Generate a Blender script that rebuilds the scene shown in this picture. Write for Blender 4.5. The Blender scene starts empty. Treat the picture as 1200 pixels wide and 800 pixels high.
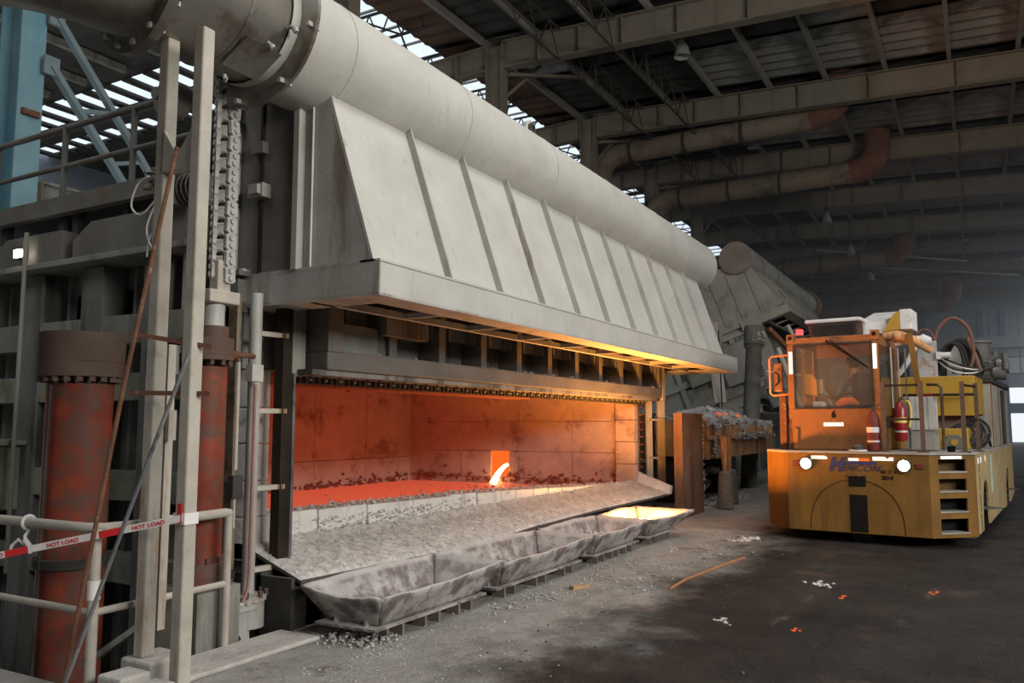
import bpy, bmesh, math, random
from math import sin, cos, pi, radians, sqrt
from mathutils import Vector, Matrix
random.seed(7)
SC = bpy.context.scene
COL = SC.collection

# ---------------------------------------------------------------- camera
cam_d = bpy.data.cameras.new('camera'); cam = bpy.data.objects.new('camera', cam_d); COL.objects.link(cam)
cam_d.sensor_width = 36; cam_d.lens = 28.8; cam_d.clip_end = 500
PITCH, YAW = radians(5.829), radians(29.457)
fw = Vector((cos(YAW)*cos(PITCH), sin(YAW)*cos(PITCH), sin(PITCH)))
rt = Vector((sin(YAW), -cos(YAW), 0)); upv = rt.cross(fw)
cam.matrix_world = Matrix(((rt.x, upv.x, -fw.x, 0), (rt.y, upv.y, -fw.y, 0), (rt.z, upv.z, -fw.z, 1.65), (0, 0, 0, 1)))
SC.camera = cam

# ---------------------------------------------------------------- daylight, exposure
world = bpy.data.worlds.new('daylight'); SC.world = world; world.use_nodes = True
wb = world.node_tree.nodes['Background']
wb.inputs[0].default_value = (0.86, 0.93, 1.0, 1); wb.inputs[1].default_value = 1.5
SC.view_settings.view_transform = 'Standard'; SC.view_settings.look = 'None'
SC.view_settings.gamma = 1; SC.view_settings.use_curve_mapping = False
SC.view_settings.exposure = 0.0

def area(name, loc, aim, sx, sy, power, col=(1, 1, 1)):
    l = bpy.data.lights.new(name, 'AREA'); l.shape = 'RECTANGLE'; l.size = sx; l.size_y = sy; l.energy = power; l.color = col
    o = bpy.data.objects.new(name, l); COL.objects.link(o); o.location = loc
    o.rotation_euler = (Vector(aim)-Vector(loc)).to_track_quat('-Z', 'Y').to_euler()
    return o
# daylight of the open long side of the hall, then added fill lamps below the closed roof
area('side_daylight', (4, -11, 6.4), (9, 5, 2.4), 11, 2.6, 2300, (1, .975, .93))
area('near_fill', (7, -.5, 12.2), (7, -.2, 0), 12, 3, 750, (.97, .98, 1))  # added overhead fill, brightens floor and apron
area('aisle_fill', (58, -8.5, 11.4), (58, -5, 0), 50, 3, 1900, (.9, .95, 1))  # added fill out of view, lifts the far wall and haze

area('left_bay_fill', (-3, 7.5, 11.5), (4, 7, 1.5), 5, 5, 380, (.95, .98, 1))  # added fill for the dark end side of the furnace
# ---------------------------------------------------------------- materials
MATS = {}
def lin(c): return tuple(c)+(1,)
def M(name, col, rough=.75, metal=0., var=.25, scale=2.5, col2=None, amt2=.5, scale2=1.2, streak=False, dust=None, dust_amt=.8, bump=.15, bscale=40, emit=None, estr=0):
    """weathered surface: base colour varied by noise, a second colour in patches (rust, soot, bare metal), settled dust on top faces"""
    m = bpy.data.materials.new(name); m.use_nodes = True; nt = m.node_tree; N = nt.nodes; Lk = nt.links
    b = N['Principled BSDF']; b.inputs['Roughness'].default_value = rough; b.inputs['Metallic'].default_value = metal
    if rough >= .6: b.inputs['Specular IOR Level'].default_value = .18
    tc = N.new('ShaderNodeTexCoord')
    n1 = N.new('ShaderNodeTexNoise'); n1.inputs['Scale'].default_value = scale; n1.inputs['Detail'].default_value = 8; n1.inputs['Roughness'].default_value = .65
    Lk.new(tc.outputs['Object'], n1.inputs['Vector'])
    r1 = N.new('ShaderNodeValToRGB'); e = r1.color_ramp.elements
    e[0].position = .3; e[1].position = .7
    e[0].color = lin([c*(1-var) for c in col]); e[1].color = lin([min(1, c*(1+var)) for c in col])
    Lk.new(n1.outputs['Fac'], r1.inputs['Fac']); out = r1.outputs['Color']
    def mix(fac, a, colr):
        x = N.new('ShaderNodeMix'); x.data_type = 'RGBA'
        Lk.new(fac, x.inputs[0]); Lk.new(a, x.inputs[6]); x.inputs[7].default_value = lin(colr)
        return x.outputs[2]
    if col2:
        mp = N.new('ShaderNodeMapping'); mp.inputs['Location'].default_value = (3.3, 1.7, 9.1)
        mp.inputs['Scale'].default_value = (1, 1, .12) if streak else (1, 1, 1)
        Lk.new(tc.outputs['Object'], mp.inputs['Vector'])
        n2 = N.new('ShaderNodeTexNoise'); n2.inputs['Scale'].default_value = scale2; n2.inputs['Detail'].default_value = 9; n2.inputs['Roughness'].default_value = .7
        Lk.new(mp.outputs['Vector'], n2.inputs['Vector'])
        mr = N.new('ShaderNodeMapRange'); t = .72-.44*amt2
        mr.inputs['From Min'].default_value = t-.05; mr.inputs['From Max'].default_value = t+.07
        Lk.new(n2.outputs['Fac'], mr.inputs['Value'])
        out = mix(mr.outputs['Result'], out, col2)
    if dust:
        g = N.new('ShaderNodeNewGeometry'); sx = N.new('ShaderNodeSeparateXYZ'); Lk.new(g.outputs['Normal'], sx.inputs['Vector'])
        mr = N.new('ShaderNodeMapRange'); mr.inputs['From Min'].default_value = .45; mr.inputs['From Max'].default_value = .9; mr.inputs['To Max'].default_value = dust_amt
        Lk.new(sx.outputs['Z'], mr.inputs['Value']); out = mix(mr.outputs['Result'], out, dust)
    Lk.new(out, b.inputs['Base Color'])
    if bump:
        nb = N.new('ShaderNodeTexNoise'); nb.inputs['Scale'].default_value = bscale; nb.inputs['Detail'].default_value = 6
        Lk.new(tc.outputs['Object'], nb.inputs['Vector'])
        bp = N.new('ShaderNodeBump'); bp.inputs['Strength'].default_value = bump; bp.inputs['Distance'].default_value = .02
        Lk.new(nb.outputs['Fac'], bp.inputs['Height']); Lk.new(bp.outputs['Normal'], b.inputs['Normal'])
    if emit:
        b.inputs['Emission Color'].default_value = lin(emit); b.inputs['Emission Strength'].default_value = estr
    MATS[name] = m
    return m
def EM(name, col, s):
    m = bpy.data.materials.new(name); m.use_nodes = True; nt = m.node_tree; nt.nodes.clear()
    e = nt.nodes.new('ShaderNodeEmission'); e.inputs[0].default_value = lin(col); e.inputs[1].default_value = s
    o = nt.nodes.new('ShaderNodeOutputMaterial'); nt.links.new(e.outputs[0], o.inputs[0]); MATS[name] = m; return m
def GLASS(name, col, alpha):
    m = bpy.data.materials.new(name); m.use_nodes = True; nt = m.node_tree; nt.nodes.clear()
    t = nt.nodes.new('ShaderNodeBsdfTransparent'); t.inputs[0].default_value = lin(col)
    g = nt.nodes.new('ShaderNodeBsdfPrincipled'); g.inputs['Base Color'].default_value = (.55, .52, .47, 1); g.inputs['Roughness'].default_value = .12
    x = nt.nodes.new('ShaderNodeMixShader'); x.inputs[0].default_value = alpha
    o = nt.nodes.new('ShaderNodeOutputMaterial')
    nt.links.new(t.outputs[0], x.inputs[1]); nt.links.new(g.outputs[0], x.inputs[2]); nt.links.new(x.outputs[0], o.inputs[0]); MATS[name] = m; return m

DUST = (.5, .475, .43)
hoodm = M('hood_paint', (.46, .445, .40), .62, .1, .12, 1.3, (.34, .315, .275), .18, 13, True, dust=(.56, .54, .48), dust_amt=.6, bump=.08)
hoodside = M('hood_side_steel', (.40, .39, .36), .6, .15, .18, 1.3, (.24, .2, .16), .3, 2.2, True, dust=DUST)
ductm = M('duct_steel', (.27, .25, .215), .4, .65, .18, 1.2, (.17, .145, .115), .4, 2.2, dust=(.5, .48, .43), dust_amt=.35, bump=.05)
housem = M('sooty_steel', (.16, .15, .135), .7, .2, .3, 1.5, (.17, .085, .04), .3, 1.6, True, dust=(.36, .34, .31))
shellm = M('shell_steel', (.2, .2, .185), .7, .15, .3, 1.2, (.075, .07, .062), .45, 2, True, dust=(.2, .19, .17))
beamm = M('beam_paint', (.24, .235, .2), .7, .1, .22, 1.5, (.13, .125, .11), .35, 2.5, True, dust=(.3, .28, .25))
greenm = M('green_grey_paint', (.26, .275, .2), .7, 0, .2, 2, (.16, .16, .12), .4, 2, dust=(.3, .28, .25))
postm = M('dusty_post', (.42, .385, .325), .75, .05, .2, 3, (.26, .14, .065), .24, 5, True, dust=DUST)
redm = M('red_paint', (.22, .044, .024), .6, .1, .4, 2.5, (.125, .062, .045), .5, 4.5, dust=(.17, .125, .1), bump=.1)
redtop = M('red_paint_dusty', (.105, .07, .054), .7, .1, .25, 2.5, (.2, .045, .026), .26, 3, dust=(.22, .19, .16), bump=.1)
burnt = M('burnt_steel', (.032, .022, .014), .5, .5, .5, 2, (.5, .5, .48), .14, 2.6, True)
browns = M('brown_rail', (.11, .07, .048), .75, .1, .3, 5)
rustm = M('rust', (.14, .068, .04), .85, .1, .35, 6, (.34, .3, .25), .2, 12)
bright = M('bare_rod', (.24, .24, .24), .4, .7, .3, 4, (.1, .1, .1), .35, 3)
darkm = M('dark_steel', (.055, .052, .048), .7, .2, .3, 3, dust=(.16, .15, .14), dust_amt=.5)
pitm = M('pit_dark', (.05, .048, .045), .9, 0, .3, 2)
dustm = M('white_dust', (.54, .52, .485), .95, 0, .2, 6, (.36, .345, .32), .4, 14, bump=.45, bscale=60)
rubm = M('rubble_grey', (.38, .365, .34), .95, 0, .3, 9)
doorm = M('door_paint', (.12, .115, .105), .7, .15, .25, 2, dust=(.2, .19, .175))
ledgem = M('refractory_white', (.64, .62, .575), .92, 0, .14, 3, (.44, .42, .39), .28, 5, True, bump=.4, bscale=20)
platem = M('apron_edge', (.1, .085, .075), .8, .2, .3, 6)
hotwall = M('hot_refractory', (.42, .315, .255), .9, 0, .22, 1.5, (.2, .135, .11), .3, 1.6, bump=.5, bscale=14, emit=(1, .12, .035), estr=.022)
bathm = M('molten_bath', (.6, .25, .18), .5, 0, .2, 2, (.42, .3, .27), .18, 2, emit=(1, .11, .045), estr=.36)
panm = M('pan_cast', (.4, .38, .36), .65, .25, .3, 2.5, (.17, .14, .135), .52, 4.5, dust=(.6, .58, .55), bump=.4, bscale=12)
panfoot = M('pan_foot', (.2, .165, .145), .8, .2, .3, 4)
chainm = M('chain_steel', (.4, .38, .345), .8, .2, .2, 8, dust=DUST, bump=.4)
concrete = M('concrete', (.44, .42, .38), .92, 0, .15, 3, (.33, .31, .28), .3, 2, bump=.5, bscale=25)
railm = M('rail_paint', (.4, .365, .31), .65, .1, .2, 4, (.36, .2, .07), .24, 3, dust=DUST)
blue = M('blue_paint', (.17, .29, .33), .6, 0, .12, 2, (.11, .27, .35), .3, 1.2, True)
bluegrey = M('bluegrey_steel', (.17, .22, .23), .65, 0, .15, 2)
yrail = M('ochre_rail', (.42, .25, .1), .6, 0, .15, 2)
portal = M('portal_paint', (.215, .185, .14), .75, 0, .14, 1.2, (.16, .135, .1), .3, 1.2, True)
girder = M('dark_girder', (.06, .055, .045), .8, 0, .2, 1)
roofd = M('roof_sheet_dark', (.07, .065, .055), .8, 0, .3, .7, (.045, .04, .035), .4, .6)
roofl = M('roof_sheet_pale', (.3, .29, .265), .8, 0, .25, .5, (.11, .105, .095), .42, .5, True)
roofb = M('roof_sheet_brown', (.14, .085, .06), .8, 0, .3, .7)
purl = M('purlin_paint', (.26, .245, .21), .75, 0, .15, 2)
latt = M('lattice_steel', (.06, .056, .05), .8, 0, .15, 2)
brownduct = M('overhead_duct_paint', (.215, .17, .125), .7, .1, .25, .8, (.13, .09, .06), .35, 1)
rustduct = M('duct_rust_elbow', (.17, .07, .045), .8, .1, .35, 2, (.12, .1, .08), .35, 2)
truckm = M('truck_yellow', (.2, .1, .022), .6, .05, .22, 2.2, (.14, .075, .022), .42, 2.4, True, bump=.05)
cabm = M('cab_orange', (.225, .086, .022), .55, .05, .18, 2, (.15, .062, .018), .34, 2.4, bump=.05)
sidem = M('truck_side_pale', (.46, .34, .17), .6, .05, .15, 2, (.33, .25, .14), .35, 3, True)
yelm = M('tank_yellow', (.42, .24, .025), .5, .05, .12, 2, (.34, .2, .03), .3, 2, True, dust=(.42, .36, .26), dust_amt=.7)
deckm = M('deck_dusty', (.3, .28, .25), .85, 0, .25, 3)
greybox = M('dusty_grey_box', (.3, .275, .24), .85, 0, .18, 2, (.24, .17, .11), .25, 3, True, dust=(.36, .34, .3))
tyrem = M('tyre', (.1, .094, .085), .9, 0, .3, 6, (.16, .14, .12), .3, 5)
slag = M('dross_crust', (.5, .49, .47), .9, .1, .3, 5, (.17, .15, .14), .42, 4, bump=.8, bscale=20)
skip = M('dross_skip', (.6, .32, .14), .8, .1, .35, 2, (.2, .065, .03), .42, 2.6, True, bump=.4)
plater = M('rusty_plate', (.25, .15, .095), .8, .15, .3, 2, (.16, .09, .055), .45, 2, True, bump=.3)
weightm = M('crusted_weight', (.27, .225, .185), .9, .1, .3, 4, (.5, .46, .42), .22, 16, bump=.6)
greycyl = M('grey_cylinder', (.13, .125, .11), .7, .15, .25, 2, (.5, .48, .45), .14, 6, dust=(.45, .43, .4))
fur2 = M('furnace_two_paint', (.3, .29, .25), .7, .1, .2, 1.2, (.18, .165, .14), .36, 1.2, dust=DUST)
refl = M('reflective_tape', (.95, .95, .95), .35, 0, .02, 2, bump=0, emit=(1, .97, .92), estr=.35)  # emission stands in for light thrown back by the tape
reflo = M('orange_reflector', (.9, .22, .05), .4, 0, .05, 2, bump=0)
navy = M('navy_lettering', (.04, .045, .12), .6, 0, .2, 8, bump=0)
blackp = M('black_paint', (.005, .005, .005), .7, 0, .2, 4, bump=0)
blackr = M('black_rubber', (.03, .028, .026), .8, 0, .2, 4)
extred = M('extinguisher_red', (.24, .013, .011), .35, 0, .15, 5, bump=0)
extdull = M('extinguisher_dull_red', (.14, .032, .027), .6, 0, .15, 5, bump=0)
labely = M('label_yellow', (.75, .5, .1), .5, 0, .1, 5, bump=0)
hosew = M('pale_hose', (.55, .53, .5), .6, .3, .1, 5)
hoser = M('brown_hose', (.17, .085, .06), .7, 0, .2, 5)
woodg = M('grey_crate_wood', (.45, .43, .39), .8, 0, .2, 3, (.3, .27, .23), .3, 4, True)
woodp = M('plank_wood', (.4, .27, .15), .8, 0, .2, 6)
skin = M('skin', (.42, .22, .15), .6, 0, .08, 8, bump=0)
shirt = M('pale_shirt', (.5, .5, .54), .8, 0, .1, 6, bump=0)
trous = M('dark_trousers', (.05, .055, .07), .8, 0, .1, 6, bump=0)
hairm = M('black_hair', (.015, .012, .01), .6, 0, .3, 30)
seatm = M('seat_dark', (.02, .021, .023), .8, 0, .2, 6)
orangebag = M('orange_cloth', (.95, .18, .04), .7, 0, .1, 5, bump=0)
whitep = M('dusty_white', (.62, .6, .57), .7, 0, .12, 4, (.4, .37, .33), .25, 4)
tapew = M('tape_white', (.72, .68, .66), .6, 0, .1, 8, bump=0)
taper = M('tape_red', (.62, .03, .03), .6, 0, .1, 8, bump=0)
farpale = M('far_wall_pale', (.62, .66, .74), .8, 0, .08, .5)
farwall = M('far_wall_sheet', (.36, .38, .41), .8, 0, .12, .3)
farblue = M('far_blue_trim', (.16, .22, .34), .8, 0, .1, .5)
lampm = M('lamp_shade_grey', (.3, .29, .26), .6, 0, .1, 4)
glass = GLASS('cab_glass', (.86, .84, .8), .06)
skyglass = GLASS('roof_glass', (.93, .96, 1.0), .12)
melt = EM('molten_metal', (1, .37, .07), 400)
stream = EM('metal_stream', (1, .5, .2), 12)
hole = EM('hot_hole', (1, .1, .012), 1.5)
ember = EM('ember', (1, .16, .05), .75)
headl = EM('headlamp_glow', (1, .82, .5), 26)
capm = M('pipe_cap_brown', (.2, .175, .145), .7, .1, .15, 2)
beac = EM('beacon_red', (1, .04, .04), 4)
flood = EM('floodlight_glow', (1, .95, .75), 22)
dayopen = None

def smooth(p, k=6):
    p = [Vector(q) for q in p]; out = []
    for i in range(len(p)-1):
        a, b_, c, d_ = p[max(i-1, 0)], p[i], p[i+1], p[min(i+2, len(p)-1)]
        for j in range(k):
            t = j/k; out.append(.5*((2*b_)+(c-a)*t+(2*a-5*b_+4*c-d_)*t*t+(3*b_-a-3*c+d_)*t**3))
    return out+[p[-1]]
# ---------------------------------------------------------------- mesh builder
OFF = {}
class B:
    def __init__(s): s.v = []; s.f = []; s.sm = []
    def add(s, vs, fs, smooth=False):
        o = len(s.v); s.v += [tuple(v) for v in vs]
        for f in fs: s.f.append([i+o for i in f]); s.sm.append(smooth)
        return s
    def hexa(s, p): return s.add(p, [(0, 3, 2, 1), (4, 5, 6, 7), (0, 1, 5, 4), (1, 2, 6, 5), (2, 3, 7, 6), (3, 0, 4, 7)])
    def ob(s, x0, x1, y0, y1, z0, z1):
        return s.hexa([(x0, y0, z0), (x1, y0, z0), (x1, y1, z0), (x0, y1, z0), (x0, y0, z1), (x1, y0, z1), (x1, y1, z1), (x0, y1, z1)])
    def box(s, c, sz, rot=None):
        h = [Vector((a*sz[0]/2, b*sz[1]/2, d*sz[2]/2)) for d in (-1, 1) for a, b in ((-1, -1), (1, -1), (1, 1), (-1, 1))]
        if rot is not None: h = [rot @ v for v in h]
        return s.hexa([v+Vector(c) for v in h])
    def bar(s, p, q, w, h=None, up=(0, 0, 1)):
        p, q = Vector(p), Vector(q); h = h or w; d = (q-p).normalized(); u = Vector(up)
        if abs(d.dot(u)) > .97: u = Vector((1, 0, 0))
        a = d.cross(u).normalized()*w/2; b = a.cross(d).normalized()*h/2
        return s.hexa([p-a-b, p+a-b, p+a+b, p-a+b, q-a-b, q+a-b, q+a+b, q-a+b])
    def tube(s, p, q, r, n=12, r2=None, cap=True): return s.path([p, q], [r, r if r2 is None else r2], n, cap)
    def path(s, pts, r, n=10, cap=True):
        pts = [Vector(p) for p in pts]; k = len(pts); rs = r if isinstance(r, (list, tuple)) else [r]*k
        vs = []; prev = None
        for i, p in enumerate(pts):
            t = (pts[min(i+1, k-1)]-pts[max(i-1, 0)])
            t = t.normalized() if t.length > 1e-9 else Vector((0, 0, 1))
            if prev is None:
                a = t.cross(Vector((0, 0, 1)))
                if a.length < .05: a = t.cross(Vector((1, 0, 0)))
                a.normalize()
            else:
                a = prev-t*prev.dot(t); a.normalize()
            prev = a; b = t.cross(a)
            for j in range(n):
                an = 2*pi*j/n; vs.append(p+(a*cos(an)+b*sin(an))*rs[i])
        fs = [(i*n+j, i*n+(j+1) % n, (i+1)*n+(j+1) % n, (i+1)*n+j) for i in range(k-1) for j in range(n)]
        s.add(vs, fs, True)
        if cap: s.add(vs[:n], [tuple(range(n))[::-1]]); s.add(vs[-n:], [tuple(range(n))])
        return s
    def prism(s, poly, ext):
        n = len(poly); e = Vector(ext); p = [Vector(x) for x in poly]
        return s.add(p+[x+e for x in p], [tuple(range(n))[::-1], tuple(range(n, 2*n))]+[(i, (i+1) % n, (i+1) % n+n, i+n) for i in range(n)])
    def ring(s, c, ax, r0, r1, t, n=32):
        """flat annulus of thickness t about axis ax"""
        ax = Vector(ax).normalized(); a = ax.cross(Vector((0, 0, 1)))
        if a.length < .05: a = ax.cross(Vector((1, 0, 0)))
        a.normalize(); b = ax.cross(a); c = Vector(c); vs = []
        for k, (r, o) in enumerate(((r0, -t/2), (r1, -t/2), (r1, t/2), (r0, t/2))):
            vs += [c+ax*o+(a*cos(2*pi*j/n)+b*sin(2*pi*j/n))*r for j in range(n)]
        fs = []
        for k in range(4):
            for j in range(n): fs.append((k*n+j, k*n+(j+1) % n, ((k+1) % 4)*n+(j+1) % n, ((k+1) % 4)*n+j))
        return s.add(vs, fs)
    def grid(s, fn, nu, nv, smooth=False):
        vs = [fn(i/nu, j/nv) for j in range(nv+1) for i in range(nu+1)]; w = nu+1
        return s.add(vs, [(j*w+i, j*w+i+1, (j+1)*w+i+1, (j+1)*w+i) for j in range(nv) for i in range(nu)], smooth)
    def rock(s, c, r, rnd=random):
        bm = ICO; ph = [rnd.uniform(.65, 1.25) for _ in bm[0]]; sq = (rnd.uniform(.8, 1.3), rnd.uniform(.8, 1.3), rnd.uniform(.5, .9)); a = rnd.uniform(0, 6.28)
        vs = []
        for v, k in zip(bm[0], ph):
            x, y, z = v[0]*r*k*sq[0], v[1]*r*k*sq[1], v[2]*r*k*sq[2]
            vs.append((c[0]+x*cos(a)-y*sin(a), c[1]+x*sin(a)+y*cos(a), c[2]+z))
        return s.add(vs, bm[1])
    def mesh(s, name, mat, off=(0, 0, 0)):
        me = bpy.data.meshes.new(name)
        ox, oy, oz = off
        me.from_pydata([(v[0]-ox, v[1]-oy, v[2]-oz) for v in s.v], [], s.f)
        me.polygons.foreach_set('use_smooth', s.sm)
        bm = bmesh.new(); bm.from_mesh(me); bmesh.ops.recalc_face_normals(bm, faces=bm.faces); bm.to_mesh(me); bm.free()
        if any(s.sm): me.set_sharp_from_angle(angle=radians(40))
        me.materials.append(mat); me.update()
        return me
    def build(s, name, mat, parent=None, bevel=0, label=None, stuff=False):
        off = OFF.get(parent.name, Vector((0, 0, 0))) if parent else Vector((0, 0, 0))
        o = bpy.data.objects.new(name, s.mesh(name, mat, off)); COL.objects.link(o)
        if parent: o.parent = parent
        OFF[o.name] = off
        if bevel:
            md = o.modifiers.new('bevel', 'BEVEL'); md.width = bevel; md.segments = 2; md.limit_method = 'ANGLE'
        if label: o['label'] = label
        if stuff: o['kind'] = 'stuff'
        return o
_t = bmesh.new(); bmesh.ops.create_icosphere(_t, subdivisions=1, radius=1)
ICO = ([tuple(v.co) for v in _t.verts], [tuple(v.index for v in f.verts) for f in _t.faces]); _t.free()

def place(name, me, loc, parent, rot=None, scale=None):
    """another object sharing a mesh, at world place loc under parent"""
    o = bpy.data.objects.new(name, me); COL.objects.link(o); off = OFF.get(parent.name, Vector((0, 0, 0))) if parent else Vector((0, 0, 0))
    o.location = Vector(loc)-off
    if parent: o.parent = parent
    if rot: o.rotation_euler = rot
    if scale: o.scale = scale
    OFF[o.name] = off
    return o
def thing(name, label, cat, loc=(0, 0, 0), group=None, local=False, rz=0):
    o = bpy.data.objects.new(name, None); COL.objects.link(o); o.location = loc; o.rotation_euler = (0, 0, rz)
    o.empty_display_size = .2
    OFF[o.name] = Vector((0, 0, 0)) if local else Vector(loc)
    return tag(o, label, cat, group)
def tag(o, label, cat, group=None):
    o['label'] = label; o['category'] = cat
    if group: o['group'] = group
    return o
def struct(o): o['kind'] = 'structure'; return o
def dup(o, loc=None, label=None, parent=None):
    c = o.copy(); COL.objects.link(c)
    if parent is not None: c.parent = parent
    if loc is not None: c.location = loc
    if label: c['label'] = label
    for ch in list(o.children): dup(ch, parent=c)
    return c
def text(s, size, name, mat, parent, loc, rot, ext=.004, shear=0, bold=0, sx=1):
    cu = bpy.data.curves.new(name, 'FONT'); cu.body = s; cu.size = size; cu.extrude = ext; cu.shear = shear; cu.offset = bold; cu.resolution_u = 3
    t = bpy.data.objects.new(name, cu); COL.objects.link(t)
    dg = bpy.context.evaluated_depsgraph_get(); me = bpy.data.meshes.new_from_object(t.evaluated_get(dg)); bpy.data.objects.remove(t)
    me.materials.clear(); me.materials.append(mat)
    o = bpy.data.objects.new(name, me); COL.objects.link(o); off = OFF[parent.name]
    o.location = Vector(loc)-off; o.rotation_euler = rot; o.scale = (sx, 1, 1); o.parent = parent; OFF[o.name] = off
    return o

# ================================================================ SETTING
YC = 13.0                                     # column line of the hall
def roofz(y): return 14.25-(YC-y)*.045
# floor: dusty concrete along the furnace, black soot on the traffic lane
fm = bpy.data.materials.new('floor_soot_and_dust'); fm.use_nodes = True
nt = fm.node_tree; N = nt.nodes; Lk = nt.links; bs = N['Principled BSDF']
tc = N.new('ShaderNodeTexCoord'); sp = N.new('ShaderNodeSeparateXYZ'); Lk.new(tc.outputs['Object'], sp.inputs[0])
def noise(sc, det=8, ro=.65, vec=None):
    n = N.new('ShaderNodeTexNoise'); n.inputs['Scale'].default_value = sc; n.inputs['Detail'].default_value = det; n.inputs['Roughness'].default_value = ro
    Lk.new(vec or tc.outputs['Object'], n.inputs['Vector']); return n.outputs['Fac']
def math_(op, a, b):
    m = N.new('ShaderNodeMath'); m.operation = op
    for i, x in enumerate((a, b)):
        if isinstance(x, (int, float)): m.inputs[i].default_value = x
        else: Lk.new(x, m.inputs[i])
    return m.outputs[0]
def mrange(v, a, b, c=0, d=1):
    m = N.new('ShaderNodeMapRange'); m.interpolation_type = 'SMOOTHSTEP'
    for i, x in zip(('From Min', 'From Max', 'To Min', 'To Max'), (a, b, c, d)): m.inputs[i].default_value = x
    Lk.new(v, m.inputs['Value']); return m.outputs[0]
def ramp(f, c0, c1, p0=.3, p1=.7):
    r = N.new('ShaderNodeValToRGB'); e = r.color_ramp.elements; e[0].position = p0; e[1].position = p1; e[0].color = lin(c0); e[1].color = lin(c1)
    Lk.new(f, r.inputs[0]); return r.outputs[0]
def mixc(f, a, b):
    x = N.new('ShaderNodeMix'); x.data_type = 'RGBA'; Lk.new(f, x.inputs[0]); Lk.new(a, x.inputs[6]); Lk.new(b, x.inputs[7]); return x.outputs[2]
edge = math_('ADD', sp.outputs['Y'], math_('MULTIPLY', math_('SUBTRACT', noise(.55), .5), 2.6))
edge = math_('ADD', edge, math_('MULTIPLY', math_('SUBTRACT', noise(3.0), .5), 1.0))
mp = N.new('ShaderNodeMapping'); mp.inputs['Scale'].default_value = (.25, 1.6, 1); mp.inputs['Rotation'].default_value = (0, 0, .25); Lk.new(tc.outputs['Object'], mp.inputs[0])
lane = noise(1.1, 8, .7, mp.outputs[0])
fac = mrange(edge, 2.1, 3.5)
pale = ramp(noise(2.2), (.27, .255, .23), (.46, .44, .405))
pale = mixc(mrange(noise(32, 6, .8), .52, .66, 0, .75), pale, ramp(noise(12), (.17, .16, .145), (.3, .285, .26)))
pale = mixc(mrange(noise(1.3, 10, .75), .56, .68), pale, ramp(noise(9), (.13, .115, .1), (.22, .18, .15)))
soot = ramp(noise(1.0, 10, .7), (.015, .0125, .011), (.042, .036, .032), .35, .65)
soot = mixc(mrange(lane, .6, .74, 0, .8), soot, ramp(noise(5), (.13, .12, .11), (.24, .23, .21)))
soot = mixc(mrange(noise(.9, 6, .6), .58, .7, 0, .5), soot, ramp(noise(7), (.12, .07, .05), (.16, .1, .07)))
Lk.new(mixc(fac, soot, pale), bs.inputs['Base Color']); bs.inputs['Roughness'].default_value = .8; bs.inputs['Specular IOR Level'].default_value = .2
rg = mrange(noise(1.4), .4, .7, .55, .9); Lk.new(rg, bs.inputs['Roughness'])
bp = N.new('ShaderNodeBump'); bp.inputs['Strength'].default_value = .9; bp.inputs['Distance'].default_value = .07
Lk.new(math_('ADD', noise(6, 10, .7), math_('MULTIPLY', noise(45, 4), .35)), bp.inputs['Height']); Lk.new(bp.outputs[0], bs.inputs['Normal'])
PITX = 3.32
b = B()
b.ob(-14, PITX, -22, 40, -.3, 0).ob(PITX, 95, -22, 4.92, -.3, 0).ob(15.2, 95, 4.92, 40, -.3, 0)
floor = struct(b.build('floor', fm))
# sunken pit beside the furnace
b = B(); b.ob(PITX-.05, 15.2, 4.92, 14, -1.5, -1.2); struct(b.build('floor_pit', pitm))
b = B(); b.ob(PITX-.1, PITX, 4.92, 14, -1.3, -.3).ob(PITX, 15.2, 4.82, 4.92, -1.3, -.3); struct(b.build('trim_pit', concrete))
# concrete kerb slab along the pit edge
b = B(); b.ob(3.62, 4.95, 4.5, 4.915, 0, .035)
k = b.build('trim_kerb', concrete, bevel=.012); struct(k)
# far end wall with its gate
XE = 86.
wall = bpy.data.objects.new('wall_far', None)
b = B()
b.ob(XE, XE+.3, -26, -11.5, 0, 15.6).ob(XE, XE+.3, -2.6, 40, 0, 15.6).ob(XE, XE+.3, -11.5, -2.6, 5.0, 15.6)
wf = struct(b.build('wall_far', farwall))
sh = B().ob(0, .12, -1.1, 1.1, 0, 1.35).mesh('wall_sheet', farwall); shp = B().ob(0, .12, -1.1, 1.1, 0, 1.35).mesh('wall_sheet', farpale)
for i in range(12):
    for j in range(10):
        z = .3+j*1.5; y = -14+i*2.3
        if z < 5.2 and y < -1.6: continue
        place('wall_sheet', shp if z < 7 else sh, (XE-.12-.03*((i+j) % 2), y, z), wf)
b = B()
for y in (-2.45, -.7, 4, 9.5, 15): b.ob(XE-.4, XE-.1, y-.22, y+.22, 0, 12)
b.build('wall_post', farblue, wf)
B().ob(XE-.55, XE-.12, -14, 20, 8.6, 9.6).build('crane_beam', farwall, wf)
B().ob(XE-.5, XE-.2, -11.5, -2.6, 2.7, 3.6).build('lintel', farblue, wf)
# near right-hand side wall of the hall, well out of the lane
b = B(); b.ob(-14, 90, -20.3, -20, 0, 13.2); struct(b.build('wall_right', farwall))
b = B(); b.ob(-14, 90, 40, 40.3, 0, 15.2); struct(b.build('wall_left', farwall))
b = B(); b.ob(-14.3, -14, -20.3, 40.3, 0, 15.2); struct(b.build('wall_near', farwall))

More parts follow.
